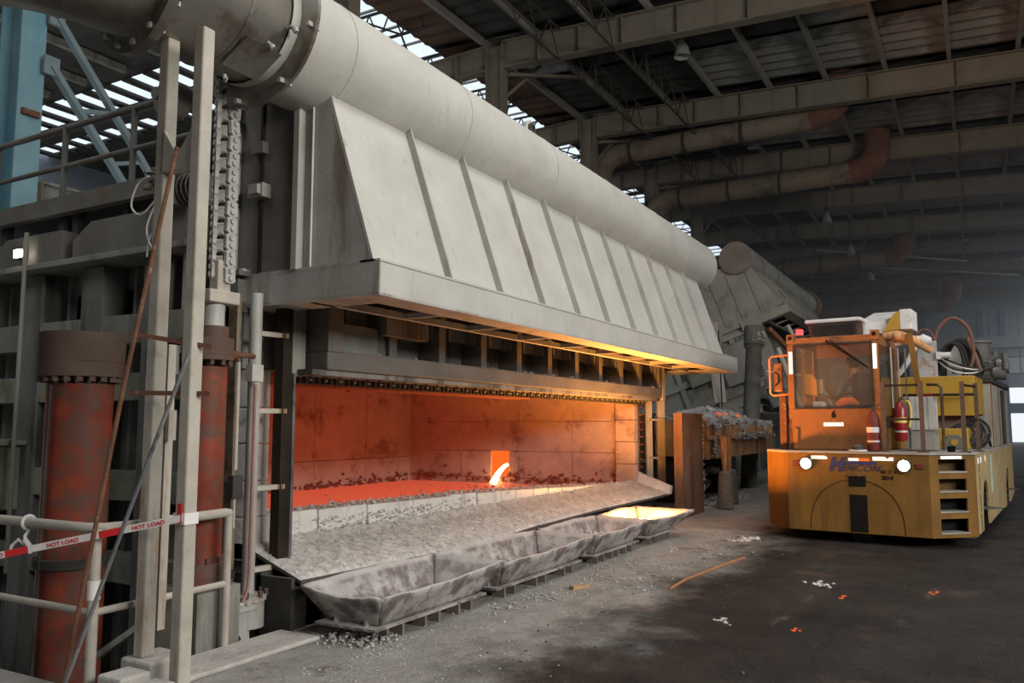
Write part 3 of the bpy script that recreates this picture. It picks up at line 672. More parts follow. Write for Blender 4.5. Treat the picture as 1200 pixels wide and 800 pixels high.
# ================================================================ FUME HOOD (built once, copied for the second furnace)
def make_hood(root, second=False):
    pm = fur2 if second else hoodm; sm = fur2 if second else hoodside
    X0, X1 = 5.03, 15.4
    # sloping front in plates with proud ribs
    xs = [X0]+[6.07+.92*k for k in range(10)]+[X1]
    for a, c in zip(xs, xs[1:]):
        B().hexa([(a+.004, 4.1, 2.94), (c-.004, 4.1, 2.94), (c-.004, 4.13, 2.94), (a+.004, 4.13, 2.94), (a+.004, 4.59, 4.42), (c-.004, 4.59, 4.42), (c-.004, 4.62, 4.42), (a+.004, 4.62, 4.42)]).build('front_plate', pm, root)
    B().hexa([(X0+.04, 4.135, 2.96), (X1-.04, 4.135, 2.96), (X1-.04, 4.15, 2.96), (X0+.04, 4.15, 2.96), (X0+.04, 4.62, 4.4), (X1-.04, 4.62, 4.4), (X1-.04, 4.635, 4.4), (X0+.04, 4.635, 4.4)]).build('front_backing', sm, root)
    for x in xs[1:-1]: B().bar((x, 4.07, 2.94), (x, 4.57, 4.45), .022, .075).build('front_rib', sm, root)
    # rim: box channel all round the mouth
    RX0, RX1 = 4.98, 16.02
    B().ob(RX0, RX1, 4.0, 4.02, 2.67, 2.93).build('front_fascia', pm, root, bevel=.01)
    B().ob(RX0, RX1, 3.995, 4.2, 2.93, 2.95).build('rim_top', pm, root)
    B().ob(RX0, RX0+.02, 4.0, 5.5, 2.67, 2.93).build('side_fascia', sm, root, bevel=.008)
    B().ob(RX1-.02, RX1, 4.0, 5.5, 2.67, 2.93).build('side_fascia', sm, root)
    B().ob(RX0, RX1, 4.0, 4.3, 2.66, 2.68).ob(RX0, RX0+.35, 4.3, 5.5, 2.66, 2.68).ob(RX1-.9, RX1, 4.3, 5.5, 2.66, 2.68).build('rim_underside', sm, root)
    B().ob(RX0+.05, RX1-.05, 4.72, 4.78, 2.66, 2.72).build('mouth_bar', sm, root)
    for k in range(9): 
        x = 6.3+k*1.13; B().bar((x, 4.25, 2.69), (x, 4.75, 2.69), .045, .05).build('mouth_crossbar', sm, root)
    B().ob(RX0, 5.05, 4.05, 5.5, 2.92, 2.95).build('rim_side_top', sm, root); B().ob(X1, RX1, 4.05, 5.5, 2.92, 2.95).build('rim_side_top', sm, root)
    # ends
    for x in (X0+.006, X1-.026):
        B().prism([(x, 4.133, 2.94), (x, 5.5, 2.94), (x, 5.5, 4.75), (x, 4.9, 4.75), (x, 4.622, 4.42)], (.02, 0, 0)).build('end_plate', sm, root)
    if second:
        for y in (4.75, 5.35, 5.9): B().bar((X0-.02, y, 2.95), (X0-.02, y+.0, 4.45), .05, .03, (1, 0, 0)).build('end_rib', sm, root)
    else:
        B().ob(4.95, 5.03, 4.86, 4.92, 2.94, 4.4).build('end_angle', sm, root, label='pale steel angle on the hood end')
        B().ob(5.01, 5.03, 4.76, 4.765, 2.95, 4.45).build('weld_seam', whitep, root)
    # door housing behind
    B().ob(X0+.06, X1-.06, 5.1, 5.48, 3.0, 4.7).build('inner_baffle', shellm, root)
    B().ob(X0-.02 if not second else X0+.01, X1, 5.502, 6.6 if second else 5.72, 2.8, 4.9).build('rear_housing', housem if not second else fur2, root)
    # collector pipe with welded sections
    CY, CZ, R = 4.86, 4.82, .5
    secs = [4.35, 5.1, 6.9, 8.9, 10.9, 12.9, 14.2, 16.0]
    if second: secs = [4.9, 6.9, 8.9, 10.9, 12.9, 14.2, 16.6]
    for a, c in zip(secs, secs[1:]):
        B().tube((a, CY, CZ), (c, CY, CZ), R, 40, cap=False).build('pipe_section', pm, root)
        B().ring((c, CY, CZ), (1, 0, 0), R-.01, R+.006, .018, 40).build('weld_seam', pm, root)
    if second:
        B().tube((4.86, CY, CZ), (4.9, CY, CZ), R, 40).build('pipe_cap', capm, root, label='flat brown end cap')
        B().ring((16.6, CY, CZ), (1, 0, 0), R, R+.16, .3, 32).tube((16.55, CY, CZ), (16.9, CY, CZ), R+.05, 32).build('pipe_flange', brownduct, root)
    else:
        B().path([(16.0, CY, CZ), (16.1, CY, CZ), (16.16, CY, CZ), (16.18, CY, CZ)], [R, R*.97, R*.8, R*.4], 40).build('pipe_cap', pm, root)
        lug = B(); lug.prism([(8.95, CY, CZ+.48), (9.25, CY, CZ+.48), (9.22, CY, CZ+.72), (9.1, CY, CZ+.78), (8.98, CY, CZ+.72)], (0, .04, 0)); lug.build('lifting_lug', pm, root)
        B().ring((9.1, CY-.005, CZ+.66), (0, 1, 0), .04, .075, .06, 16).build('lug_eye', darkm, root)
    B().ob(X0+.03, X1-.03, 4.62, 5.3, 4.38, 4.43).build('saddle', sm, root)
    return root
hood = thing('fume_hood', 'long pale grey fume hood with sloping ribbed front over the glowing opening', 'fume hood', (5, 5.5, 2.66))
make_hood(hood)
# fittings on the dark door housing seen beside the hood
B().ob(4.975, 5.0, 5.31, 5.335, 2.95, 4.6).build('rust_strip', burnt, hood)
B().ob(5.0, 5.03, 4.92, 5.62, 2.95, 4.75).build('housing_plate', housem, hood)
B().ob(5.0, 5.4, 5.5, 5.6, 2.14, 2.9).build('lintel_plate', shellm, fur)
B().ob(4.9, 5.0, 5.22, 5.4, 3.6, 3.72).ob(4.86, 4.92, 5.24, 5.34, 3.62, 3.7).build('clip', hoodside, hood)
B().ob(4.93, 5.0, 5.26, 5.4, 4.0, 4.1).build('clip', housem, hood)
B().ob(4.9, 5.0, 5.6, 5.72, 2.7, 4.8).build('housing_edge', hoodside, hood)
B().ob(4.86, 5.02, 5.42, 5.75, 2.93, 2.98).ob(4.88, 5.0, 5.45, 5.75, 2.62, 2.9).build('bearing_block', housem, hood)
b = B(); rr = random.Random(4)
for i in range(50): b.rock((4.9+rr.random()*.1, rr.uniform(5.42, 5.75), 2.98), rr.uniform(.01, .03), rr)
b.build('ledge_dust', dustm, hood, stuff=True)

# ---- exhaust duct leaving the hood towards the left
ex = thing('exhaust_duct', 'large grey brown exhaust duct with flanges curving away from the hood end', 'duct', (4.4, 4.86, 4.82))
CY, CZ = 4.86, 4.82
B().tube((3.45, CY, CZ), (4.42, CY, CZ), .52, 40, r2=.475, cap=False).build('duct_section', ductm, ex)
fl1 = B().ring((4.45, CY, CZ), (1, 0, 0), .46, .67, .03, 48).build('flange', ductm, ex, label='wide thin flange at the hood')
B().ring((3.98, CY, CZ), (1, 0, 0), .48, .503, .02, 40).build('weld_seam', ductm, ex)
ax2 = Vector((.93, -.37, 0))
fl2 = B().ring((3.42, CY+.0, CZ), (.98, -.18, 0), .52, .63, .07, 40).build('flange', ductm, ex)
blt = B().box((0, 0, 0), (.12, .035, .035)).mesh('bolt', hoodside)
for k in range(16):
    a = 2*pi*k/16; place('bolt', blt, (3.42+.18*.58*cos(a)*.98, CY+.58*cos(a), CZ+.58*sin(a)), fl2)
for k in range(8):
    a = 2*pi*(k+.3)/8; place('bolt', blt, (4.45, CY+.62*cos(a), CZ+.62*sin(a)), fl1)
pts = [(3.42, 4.86), (3.1, 4.93), (2.8, 5.07), (2.5, 5.3), (2.25, 5.6), (2.05, 5.95), (1.9, 6.4), (1.85, 7.0), (1.85, 8.2)]
B().path([(x, y, CZ) for x, y in pts], .52, 40, cap=False).build('elbow', ductm, ex)
for (x, y), (dx, dy) in (((2.95, 4.99), (.9, -.4)), ((2.38, 5.44), (.75, -.75))):
    B().ring((x, y, CZ), (dx, dy, 0), .51, .528, .025, 40).build('weld_seam', ductm, ex)
for (x, a) in ((4.2, -.7), (4.12, -1.5), (4.33, -.35)):
    y, z = CY-.52*cos(a), CZ+.52*sin(a); B().tube((x, y, z), (x, y-.05*cos(a), z+.05*sin(a)), .016, 8).tube((x, y-.05*cos(a), z+.05*sin(a)), (x+.01, y-.06*cos(a), z-.05), .024, 8).build('wing_nut', hoodside, ex)
B().prism([(4.0, CY-.38, CZ-.36), (4.34, CY-.38, CZ-.36), (4.34, CY-.12, CZ-.51), (4.0, CY-.12, CZ-.51)], (0, -.02, -.012)).build('access_plate', ductm, ex)

# ================================================================ EQUIPMENT BESIDE THE FURNACE
def cylinder(name, label, x, y, r, zb, zh, zt, bolts, base=None, rod=None):
    t = thing(name, label, 'hydraulic cylinder', (x, y, zb))
    B().tube((x, y, zb), (x, y, zh), r, 36).build('barrel', redm, t)
    h = B(); h.tube((x, y, zh+.05), (x, y, zh+(zt-zh)*.42), r*1.3, 40).tube((x, y, zh+(zt-zh)*.425), (x, y, zt), r*1.3, 40); hd_ = h.build('head', redtop, t)
    bm_ = B().tube((0, 0, 0), (0, 0, .05), .034*r/.27, 6).mesh('bolt', redtop)
    for k in range(bolts): place('bolt', bm_, (x+r*1.15*cos(2*pi*k/bolts), y+r*1.15*sin(2*pi*k/bolts), zh+.01), hd_)
    return t
cyl = cylinder('tilt_cylinder', 'huge red hydraulic cylinder with bolted dusty head, left of the twin posts', 3.93, 6.1, .238, -1.2, 1.97, 2.36, 20)
B().ring((3.93, 6.1, .62), (0, 0, 1), .236, .27, .07, 36).build('clamp_band', darkm, cyl)
B().tube((3.66, 6.1, -1.0), (3.66, 6.05, 1.95), .012, 6).build('edge_pipe', darkm, cyl)
c2 = cylinder('lift_cylinder', 'slimmer red hydraulic cylinder below the hanging chain', 4.38, 5.2, .15, .6, 2.1, 2.32, 12)
B().ring((4.38, 5.2, .56), (0, 0, 1), 0.0, .185, .1, 30).tube((4.38, 5.2, .44), (4.38, 5.2, .56), .18, 30).build('foot', redtop, c2)
fb = B().tube((0, 0, 0), (0, 0, .05), .02, 6).mesh('bolt', redtop)
for k in range(10): place('bolt', fb, (4.38+.165*cos(.63*k), 5.2+.15*sin(.63*k), .61), c2)
B().tube((4.42, 5.2, 2.32), (4.42, 5.2, 2.42), .12, 24).build('gland', redtop, c2)
B().tube((4.42, 5.2, 2.42), (4.42, 5.2, 2.62), .085, 24).build('rod', hoodside, c2)
B().ob(4.28, 4.58, 5.08, 5.32, 2.6, 2.7).build('rod_plate', postm, c2, bevel=.01)
B().ob(4.4, 4.53, 5.14, 5.24, 2.7, 2.95).build('clevis', postm, c2, bevel=.01)
B().path([(4.55, 5.12, 2.2), (4.7, 5.08, 2.21), (4.74, 5.08, 2.2)], .022, 8).tube((4.52, 5.12, 2.2), (4.58, 5.1, 2.2), .04, 10).build('oil_fitting', rustm, c2)
B().tube((4.5, 5.06, .52), (4.52, 5.0, .52), .035, 10).build('oil_port', blackr, c2)
B().ob(4.2, 4.6, 5.0, 5.45, -1.2, .44).build('pedestal', beamm, c2)
# chain: two strands of leaf links
ch = thing('lift_chain', 'thick dusty leaf chain hanging above the slim red cylinder', 'chain', (4.45, 5.2, 2.8))
def plate8(w, h, waist, t):
    prof = []
    for k in range(20):
        a = 2*pi*k/20; sg = sin(a)
        prof.append((w/2*cos(a)*(1 if abs(sg) > .5 else waist), -t/2, h/2*sg+(h*.12 if sg >= 0 else -h*.12)*min(1, abs(sg)*3)))
    return B().prism(prof, (0, t, 0))
lkm = plate8(.13, .115, .78, .03).tube((0, -.03, .03), (0, .03, .03), .022, 8).tube((0, -.03, -.03), (0, .03, -.03), .022, 8).mesh('link', chainm)
inm = plate8(.07, .085, .7, .09).mesh('link', chainm)
for k in range(14):
    z = 2.84+k*.134
    place('link', lkm, (4.5, 5.13, z), ch, rot=(random.uniform(-.05, .05), random.uniform(-.08, .08), random.uniform(-.12, .12)))
    place('link', inm, (4.5, 5.19, z+.067), ch)
    place('link', lkm, (4.41, 5.22, z+.03), ch, rot=(0, random.uniform(-.06, .06), 1.1), scale=(.8, 1, 1))
    place('link', inm, (4.44, 5.2, z+.1), ch, rot=(0, 0, .5))
sp_ = thing('sprocket', 'dark chain wheel half hidden under the exhaust duct', 'chain wheel', (4.3, 5.45, 4.45))
B().tube((4.2, 5.6, 4.3), (4.35, 5.6, 4.3), .15, 20).build('wheel', housem, sp_)
B().tube((4.1, 5.6, 4.3), (5.0, 5.6, 4.3), .05, 10).build('shaft', housem, sp_)

# twin posts that carry the duct
tp = thing('twin_post_frame', 'pair of pale dusty square steel posts carrying the exhaust duct', 'support frame', (3.58, 4.55, 0))
B().ob(3.53, 3.625, 4.345, 4.44, 0, 4.3).build('post', postm, tp, bevel=.012)
B().ob(3.56, 3.655, 4.735, 4.83, .16, 4.33).build('post', postm, tp, bevel=.012)
B().ob(3.55, 3.63, 4.44, 4.735, 3.36, 3.5).build('tie', postm, tp)
for s, y in ((1, 4.44), (-1, 4.735)): B().prism([(3.55, y, 3.5), (3.55, y+.11*s, 3.5), (3.55, y, 3.65)], (.03, 0, 0)).build('gusset', postm, tp)
B().bar((3.4, 4.78, 2.245), (3.62, 4.26, 2.15), .02, .03).build('tie_bar', rustm, tp)
B().bar((3.44, 4.8, 1.86), (3.62, 4.26, 1.85), .02, .03).build('tie_bar', rustm, tp)
B().ob(3.7, 3.76, 4.78, 4.98, .3, 2.2).ob(3.66, 3.72, 4.7, 4.95, 1.55, 1.75).build('back_channel', postm, tp)
B().ob(3.66, 3.8, 4.8, 4.98, 2.0, 2.2).build('bearing', housem, tp)
# blocks the rear post stands on
bks = [((3.52, 3.82, 4.6, 4.9, 0, .16), 'square concrete block under the rear post'), ((3.28, 3.5, 4.55, 4.78, 0, .13), 'broken concrete block left of the front post foot'), ((3.36, 3.5, 4.32, 4.5, 0, .1), 'smallest concrete lump nearest the camera')]
for bx, lb in bks:
    tag(B().ob(*bx).build('concrete_block', concrete, bevel=.018), lb, 'concrete block', 'blocks at the post feet')
# pipe railing round the pit
rl = thing('pit_railing', 'pale pipe handrail turning a corner in front of the red cylinder', 'railing', (3.36, 5.0, 0))
B().path([(3.36, 7.6, .985), (3.36, 5.2, .985), (3.37, 5.05, .985), (3.42, 4.97, .985), (3.56, 4.95, .985), (4.36, 4.92, 1.0), (4.4, 4.92, .99)], .034, 12).build('top_rail', railm, rl)
B().tube((3.36, 7.6, .46), (3.36, 5.0, .46), .024, 10).build('mid_rail', railm, rl); B().tube((3.36, 4.97, .46), (4.39, 4.92, .48), .024, 10).build('mid_rail', railm, rl)
B().tube((3.37, 4.98, 0), (3.37, 4.98, .98), .034, 12).build('rail_post', railm, rl); B().tube((4.39, 4.92, 0), (4.39, 4.92, 1.0), .03, 12).build('rail_post', railm, rl, label='rusty ochre end post')
B().tube((3.37, 4.98, .54), (3.37, 4.98, .66), .04, 12).build('cloth_wrap', whitep, rl)
# warning tape tied to the railing and to the front post
P0, P1 = Vector((3.02, 5.75, .77)), Vector((3.525, 4.345, 1.075))
tpz = thing('barrier_tape', 'red and white warning tape strung across the railing to the front post', 'tape', P0)
Q0 = P0+(P0-P1)*.9
d = (P1-Q0); n_ = 34; u_ = d.normalized(); side = Vector((.05, .02, 1)).normalized()
for k in range(n_):
    a = Q0+d*(k/n_); c = Q0+d*((k+1)/n_)
    sag = lambda p: p-Vector((0, 0, .0))
    B().bar(a, c, .003, .044).build('tape_strip', taper if k % 8 in (3, 4) else tapew, tpz)
rz = math.atan2(d.y, d.x)
for tt, s in ((.475, 'HOT LOAD'), (.665, 'HOT LOAD'), (.875, 'HOT LOAD')):
    p = Q0+d*tt
    nrm = Vector((-u_.y, u_.x, 0)).normalized()*-.004
    if nrm.dot(Vector((0, 0, 1.65))-p) < 0: nrm = -nrm
    ex_ = u_; ez = Vector((0, 0, 1)); ey = (ez-ex_*ez.dot(ex_)).normalized(); ezz = ex_.cross(ey)
    rot = Matrix((ex_, ey, ezz)).transposed().to_euler()
    text(s, .036, 'lettering', taper, tpz, p-ey*.013+nrm, rot, .0006, 0, .0006, 1.25)
B().ob(3.522, 3.53, 4.34, 4.445, 1.03, 1.1).ob(3.525, 3.63, 4.338, 4.345, 1.03, 1.1).build('tape_wrap', tapew, tpz)
B().ob(3.515, 3.522, 4.36, 4.4, 1.04, 1.16).build('tape_tail', taper, tpz)
kn = thing('tape_knot', 'old pale tape knotted round the top rail above the red cylinder', 'tape knot', (3.36, 5.75, .9))
pts = [(3.36+.045*cos(a), 5.72, .985+.045*sin(a)) for a in [k*pi/6 for k in range(13)]]
B().path(pts+[(3.33, 5.7, .9), (3.32, 5.68, .86), (3.34, 5.72, .84), (3.32, 5.76, .87), (3.3, 5.8, .83), (3.3, 5.82, .76)], .012, 7).build('knot_cord', whitep, kn)
B().path([(3.32, 5.68, .87), (3.32, 5.63, .84), (3.32, 5.62, .8), (3.32, 5.66, .82)], .018, 7).build('loose_end', whitep, kn)
# leaning rods
o = B().path([(3.3, 4.27, 3.38), (3.12, 4.42, 1.9), (2.93, 4.6, .03)], .0135, 8).build('rusty_rod', rustm); tag(o, 'long thin rusty rod leaning against the twin posts', 'rod')
o = B().path([(3.46, 4.28, 2.1), (3.2, 4.4, 1.2), (2.84, 4.52, .02)], .0125, 8).build('bright_rod', bright); tag(o, 'shorter bright grey metal rod leaning across the rusty one', 'rod')
# service pipes between slim cylinder and furnace
sv = thing('guide_pipe', 'pale vertical pipe ending in a small flanged pot beside the hearth', 'pipe', (4.88, 5.22, 0))
B().tube((4.88, 5.22, .28), (4.88, 5.22, 2.75), .052, 20).build('pipe', hoodside, sv)
B().tube((4.86, 5.2, .04), (4.86, 5.2, .27), .135, 28).tube((4.86, 5.2, .25), (4.86, 5.2, .29), .15, 28).build('pot', hoodside, sv)
for k in range(8): place('bolt', fb, (4.86+.145*cos(k*.785), 5.2+.145*sin(k*.785), .28), sv)
B().ob(4.55, 4.8, 5.1, 5.4, -1.2, .2).ob(4.5, 4.85, 5.05, 5.45, .2, .24).ob(4.5, 4.85, 5.05, 5.45, -.1, -.06).build('bracket', hoodside, sv)
b = B()
for i in range(60): b.rock((4.5+random.random()*.35, 5.05+random.random()*.4, .25), random.uniform(.008, .03))
b.build('ledge_dust', dustm, sv, stuff=True)
ac = thing('steel_angle', 'dull brown steel angle column between slim cylinder and pale pipe', 'column', (4.72, 5.3, 0))
B().ob(4.66, 4.8, 5.3, 5.33, .3, 2.7).ob(4.66, 4.69, 5.2, 5.33, .3, 2.7).build('angle', M('brown_steel', (.2, .165, .12), .75, .1, .25, 3, (.12, .09, .06), .4, 4), ac)
cd = thing('conduit', 'thin grey conduit with a junction box beside the slim cylinder', 'conduit', (4.62, 5.1, 0))
B().tube((4.6, 5.1, 1.3), (4.6, 5.1, 2.15), .016, 8).tube((4.6, 5.1, .85), (4.6, 5.1, 1.1), .012, 8).build('tube', postm, cd)
B().ob(4.55, 4.65, 5.06, 5.12, 1.08, 1.26).build('junction_box', darkm, cd, bevel=.006)
cp = thing('copper_pipe', 'thin reddish pipe with a small grey box hanging beside the pale pipe', 'pipe', (4.78, 5.1, 0))
B().path([(4.78, 5.1, 1.98), (4.78, 5.1, .5), (4.77, 5.1, .36), (4.7, 5.08, .26), (4.6, 5.06, .2)], .013, 8).build('tube', M('reddish_pipe', (.3, .16, .14), .6, .1, .2, 6), cp)
B().ob(4.7, 4.82, 5.05, 5.13, 2.0, 2.14).build('sensor_box', woodg, cp, bevel=.006)
hz_ = thing('pit_hoses', 'dark hoses lying in the pit behind the railing', 'hose', (4.2, 5.4, -.2))
for pts in ([(3.4, 6.6, -.9), (3.9, 5.5, -.25), (4.4, 5.15, .1), (4.6, 5.1, .25)], [(3.5, 6.4, -.9), (4.0, 5.5, -.35), (4.5, 5.15, -.08), (4.7, 5.1, 0)]): B().path(pts, .022, 8).build('hose', blackr, hz_)
o = B().bar((3.5, 6.9, -.9), (4.35, 5.35, .35), .3, .04).build('pit_plate', shellm); tag(o, 'dark steel plate leaning in the pit behind the twin posts', 'plate')
# walkway above the furnace end
wk = thing('walkway', 'dark steel walkway with handrail crossing above the furnace end', 'walkway', (5, 7, 3.85))
B().ob(4.9, 5.0, 6.3, 12, 3.82, 4.0).build('edge_beam', housem, wk); B().ob(5.0, 5.8, 6.3, 12, 3.94, 3.98).build('deck', darkm, wk)
for z, r in ((4.78, .032), (4.36, .026)): B().tube((5, 6.2, z), (5, 12, z), r, 10).build('handrail', housem, wk)
for y in (7.12, 8.25, 9.5, 10.8): B().tube((5, y, 3.9), (5, y, 4.78), .032, 10).build('stanchion', housem, wk)
for y in (6.8, 7.2, 8.0, 8.25, 9.3): B().ob(5.0, 5.08, y-.05, y+.05, 3.25, 3.85).build('leg', darkm, wk)
mot = thing('lift_motor', 'dusty small gear motor with loose cables above the shelf', 'motor', (4.9, 6.2, 3.7))
B().ob(4.7, 5.0, 6.1, 6.38, 3.6, 3.85).build('case', housem, mot, bevel=.02); B().tube((4.85, 5.85, 3.75), (4.85, 6.1, 3.75), .12, 16).build('gear', housem, mot)
for k in range(4): B().ring((4.85, 5.88+k*.06, 3.75), (0, 1, 0), .1, .16, .02, 16).build('fin', housem, mot)
B().path(smooth([(4.7, 6.3, 3.7), (4.68, 6.5, 3.55), (4.68, 6.65, 3.65), (4.7, 6.6, 3.85), (4.7, 6.45, 3.9)]), .009, 6).path(smooth([(4.7, 6.35, 3.62), (4.68, 6.42, 3.4), (4.68, 6.3, 3.2), (4.68, 6.15, 3.3), (4.68, 6.35, 3.35), (4.68, 6.4, 3.15)]), .008, 6).build('cable', hosew, mot)
b = B()
for i in range(80): b.rock((4.9+random.gauss(0, .06), 6.42+random.gauss(0, .1), 3.95+random.gauss(0, .07)), random.uniform(.02, .05))
b.build('dirt_lump', housem, mot, stuff=True)
# floodlight on a thin pole
fl_ = thing('floodlight', 'small lit floodlight on a thin pole at the left edge', 'floodlight', (4.75, 8.5, 0))
B().tube((4.75, 8.42, .2), (4.75, 8.42, 3.62), .022, 8).build('pole', beamm, fl_)
B().ob(4.74, 4.86, 8.5, 8.62, 3.36, 3.46).build('housing', darkm, fl_); B().ob(4.72, 4.74, 8.46, 8.58, 3.37, 3.45).build('lens', flood, fl_)
# ochre handrails farther back
oy = thing('ochre_railing', 'ochre painted handrail far behind the walkway at the left', 'railing', (6.6, 12, 4))
for z in (4.75, 4.0): B().tube((6.4, 12.4, z), (12, 12.4, z), .035, 8).build('rail', yrail, oy)
for x in (6.6, 8.2, 9.8, 11.4): B().tube((x, 12.4, 3.2), (x, 12.4, 4.75), .04, 8).build('stanchion', yrail, oy)
o = tag(B().ob(6, 13, 12.7, 12.8, 2.5, 4.1).build('blue_panel', blue), 'blue panel behind the ochre handrail', 'panel')

# ================================================================ DROSS PANS
def pan(x0, x1, label, y0=3.92, y1=4.72, seed=0, skew=0):
    rr = random.Random(seed)
    t = thing('dross_pan', label, 'dross pan', ((x0+x1)/2, 4.3, 0), 'dross pans below the furnace apron')
    L = x1-x0; zt, zb = .38, .115; inx, iny = .17, .16; th = .03
    def wall(p0, p1, q0, q1, name, dip=0):
        # p: bottom edge, q: top edge; small wobble of the cast lip, dip = poured lip
        def fn(u, v):
            a = Vector(p0).lerp(Vector(p1), u); c = Vector(q0).lerp(Vector(q1), u); p = a.lerp(c, v)
            p.z += v*(rr.uniform(-.006, .006)-dip*(sin(pi*u)**2)); p += Vector((rr.uniform(-.004, .004), rr.uniform(-.004, .004), 0)); return p
        b = B().grid(fn, 14, 5, True); o = b.build(name, panm, t)
        md = o.modifiers.new('thickness', 'SOLIDIFY'); md.thickness = th; md.offset = 0
    A = [(x0+inx, y0+iny, zb), (x1-inx*1.3, y0+iny, zb), (x1-inx*1.3, y1-iny, zb), (x0+inx, y1-iny, zb)]
    T = [(x0, y0, zt-.02), (x1, y0-skew, zt), (x1, y1, zt+.01), (x0-.02, y1, zt+.01)]
    wall(A[0], A[1], T[0], T[1], 'front_wall', .02); wall(A[1], A[2], T[1], T[2], 'end_wall', .0); wall(A[2], A[3], T[2], T[3], 'back_wall', -.02); wall(A[3], A[0], T[3], T[0], 'end_wall', .035)
    bf = B().ob(x0+inx-.12, x1-inx*1.3+.08, y0+iny-.06, y1-iny+.06, zb-.02, zb).build('base_flange', panm, t)
    B().ob(x0+inx, x1-inx*1.3, y0+iny, y1-iny, zb, zb+.03).build('bottom', panm, t)
    for k in range(3):
        x = x0+.22+k*(L-.8)/2
        B().ob(x, x+.03, y0+iny-.04, y1-iny, 0, zb-.02).ob(x+.2, x+.23, y0+iny-.04, y1-iny, 0, zb-.02).ob(x, x+.23, y0+iny+.1, y1-iny-.1, .01, .03).build('foot', panfoot, bf)
    for y in (4.15, 4.45): B().prism([(x0+inx-.07, y, zb), (x0+inx+.02, y, zb), (x0+inx-.03, y, zb+.1)], (0, .025, 0)).build('gusset', panm, t)
    return t
pan(4.97, 6.78, 'nearest and largest looking cast dross pan, empty, grey', seed=1)
pan(6.78, 8.9, 'second dross pan from the camera, empty, with pink brown stains', seed=2)
pan(9.0, 10.72, 'third dross pan from the camera, with a little slag in its corner', seed=3)
pan(10.86, 12.25, 'farthest dross pan, glowing with molten metal', seed=4, skew=.15)
o = B().grid(lambda u, v: (11.06+.98*u, 4.1+.46*v, .235+.006*sin(9*u+5*v)), 14, 8, True).build('hot_metal', melt); tag(o, 'blazing molten metal inside the farthest dross pan', 'molten metal')
b = B(); rr = random.Random(9)
for i in range(70): b.rock((rr.gauss(9.95, .12), rr.gauss(4.35, .1), .18+rr.random()*.08), rr.uniform(.015, .05), rr)
o = b.build('pan_slag', slag, None, stuff=True); tag(o, 'grey slag crumbs lying in the third dross pan', 'slag')

# ---- rubble and dust on the floor
rr = random.Random(21); b = B()
def heap(cx, cy, sx, sy, n, r0, r1, h=0):
    for i in range(n):
        x, y = rr.gauss(cx, sx), rr.gauss(cy, sy); e = math.exp(-((x-cx)/sx)**2/2-((y-cy)/sy)**2/2)
        b.rock((x, y, h*e*rr.random()), rr.uniform(r0, r1)*(.5+.5*rr.random()), rr)
heap(5.15, 4.28, .13, .16, 600, .005, .024, .12)
for (cx, cy, sx, sy, n) in ((6.9, 3.75, .4, .12, 200), (8.4, 3.4, .5, .2, 260), (8.9, 3.75, .6, .18, 150), (9.6, 3.3, .5, .2, 180), (11.2, 3.2, .5, .2, 150), (12.3, 3.5, .5, .2, 110), (10.8, 3.55, .4, .12, 70)): heap(cx, cy, sx, sy, n//2, .004, .022, .03)
for i in range(2200):
    x = 3.6+rr.random()**1.3*10; y = 4.1-abs(rr.gauss(0, .6)); b.rock((x, y, 0), abs(rr.gauss(.002, .004))+.002, rr)
o = b.build('floor_rubble', rubm, None, stuff=True); tag(o, 'pale crumbs and dust heaps scattered along the pans', 'rubble')
b = B()
for i in range(2200):
    x = 3.5+rr.random()**1.4*20; y = rr.uniform(-4, 3.2); b.rock((x, y, 0), abs(rr.gauss(.003, .006))+.003, rr)
o = b.build('soot_gravel', M('soot_gravel', (.05, .045, .04), .85, 0, .6, 3), None, stuff=True); tag(o, 'fine black gravel scattered over the traffic lane', 'gravel')
for (x, y, r, lb) in ((9.15, 1.5, .05, 'white ash patch right of the middle of the lane'), (7.1, 2.0, .04, 'small white lump pressed in the lane nearer the camera'), (12.1, 3.0, .09, 'pale lump lying left of the truck corner')):
    q = B()
    for i in range(14): q.rock((x+rr.gauss(0, r*1.6), y+rr.gauss(0, r*1.3), 0), rr.uniform(r*.25, r*.7), rr)
    tag(q.build('ash_lump', dustm), lb, 'ash lump', 'ash lumps in the lane')
for (x, y, rz_, lb) in ((9.3, .45, .4, 'larger faint orange ember on the dark lane'), (8.6, 1.2, 1.0, 'ember left of the larger one'), (7.05, 1.35, .3, 'ember nearest the camera')):
    q = B()
    for i in range(5): q.rock((x+rr.gauss(0, .05), y+rr.gauss(0, .02), 0), .016, rr)
    tag(q.build('ember', ember), lb, 'ember', 'embers on the lane')
o = B().bar((7.66, 3.64, .02), (7.86, 3.55, .02), .07, .035).build('wood_offcut', woodp); tag(o, 'short brown wood offcut lying beside the second pan', 'wood')
o = B().path([(8.15, 2.78, .01), (8.7, 2.79, .012), (9.5, 2.72, .012), (10.1, 2.66, .012), (10.5, 2.6, .01)], .014, 6).build('copper_strip', M('copper_strip', (.45, .2, .09), .5, .3, .2, 4)); tag(o, 'thin copper coloured strip on the floor edge of the dust', 'strip')

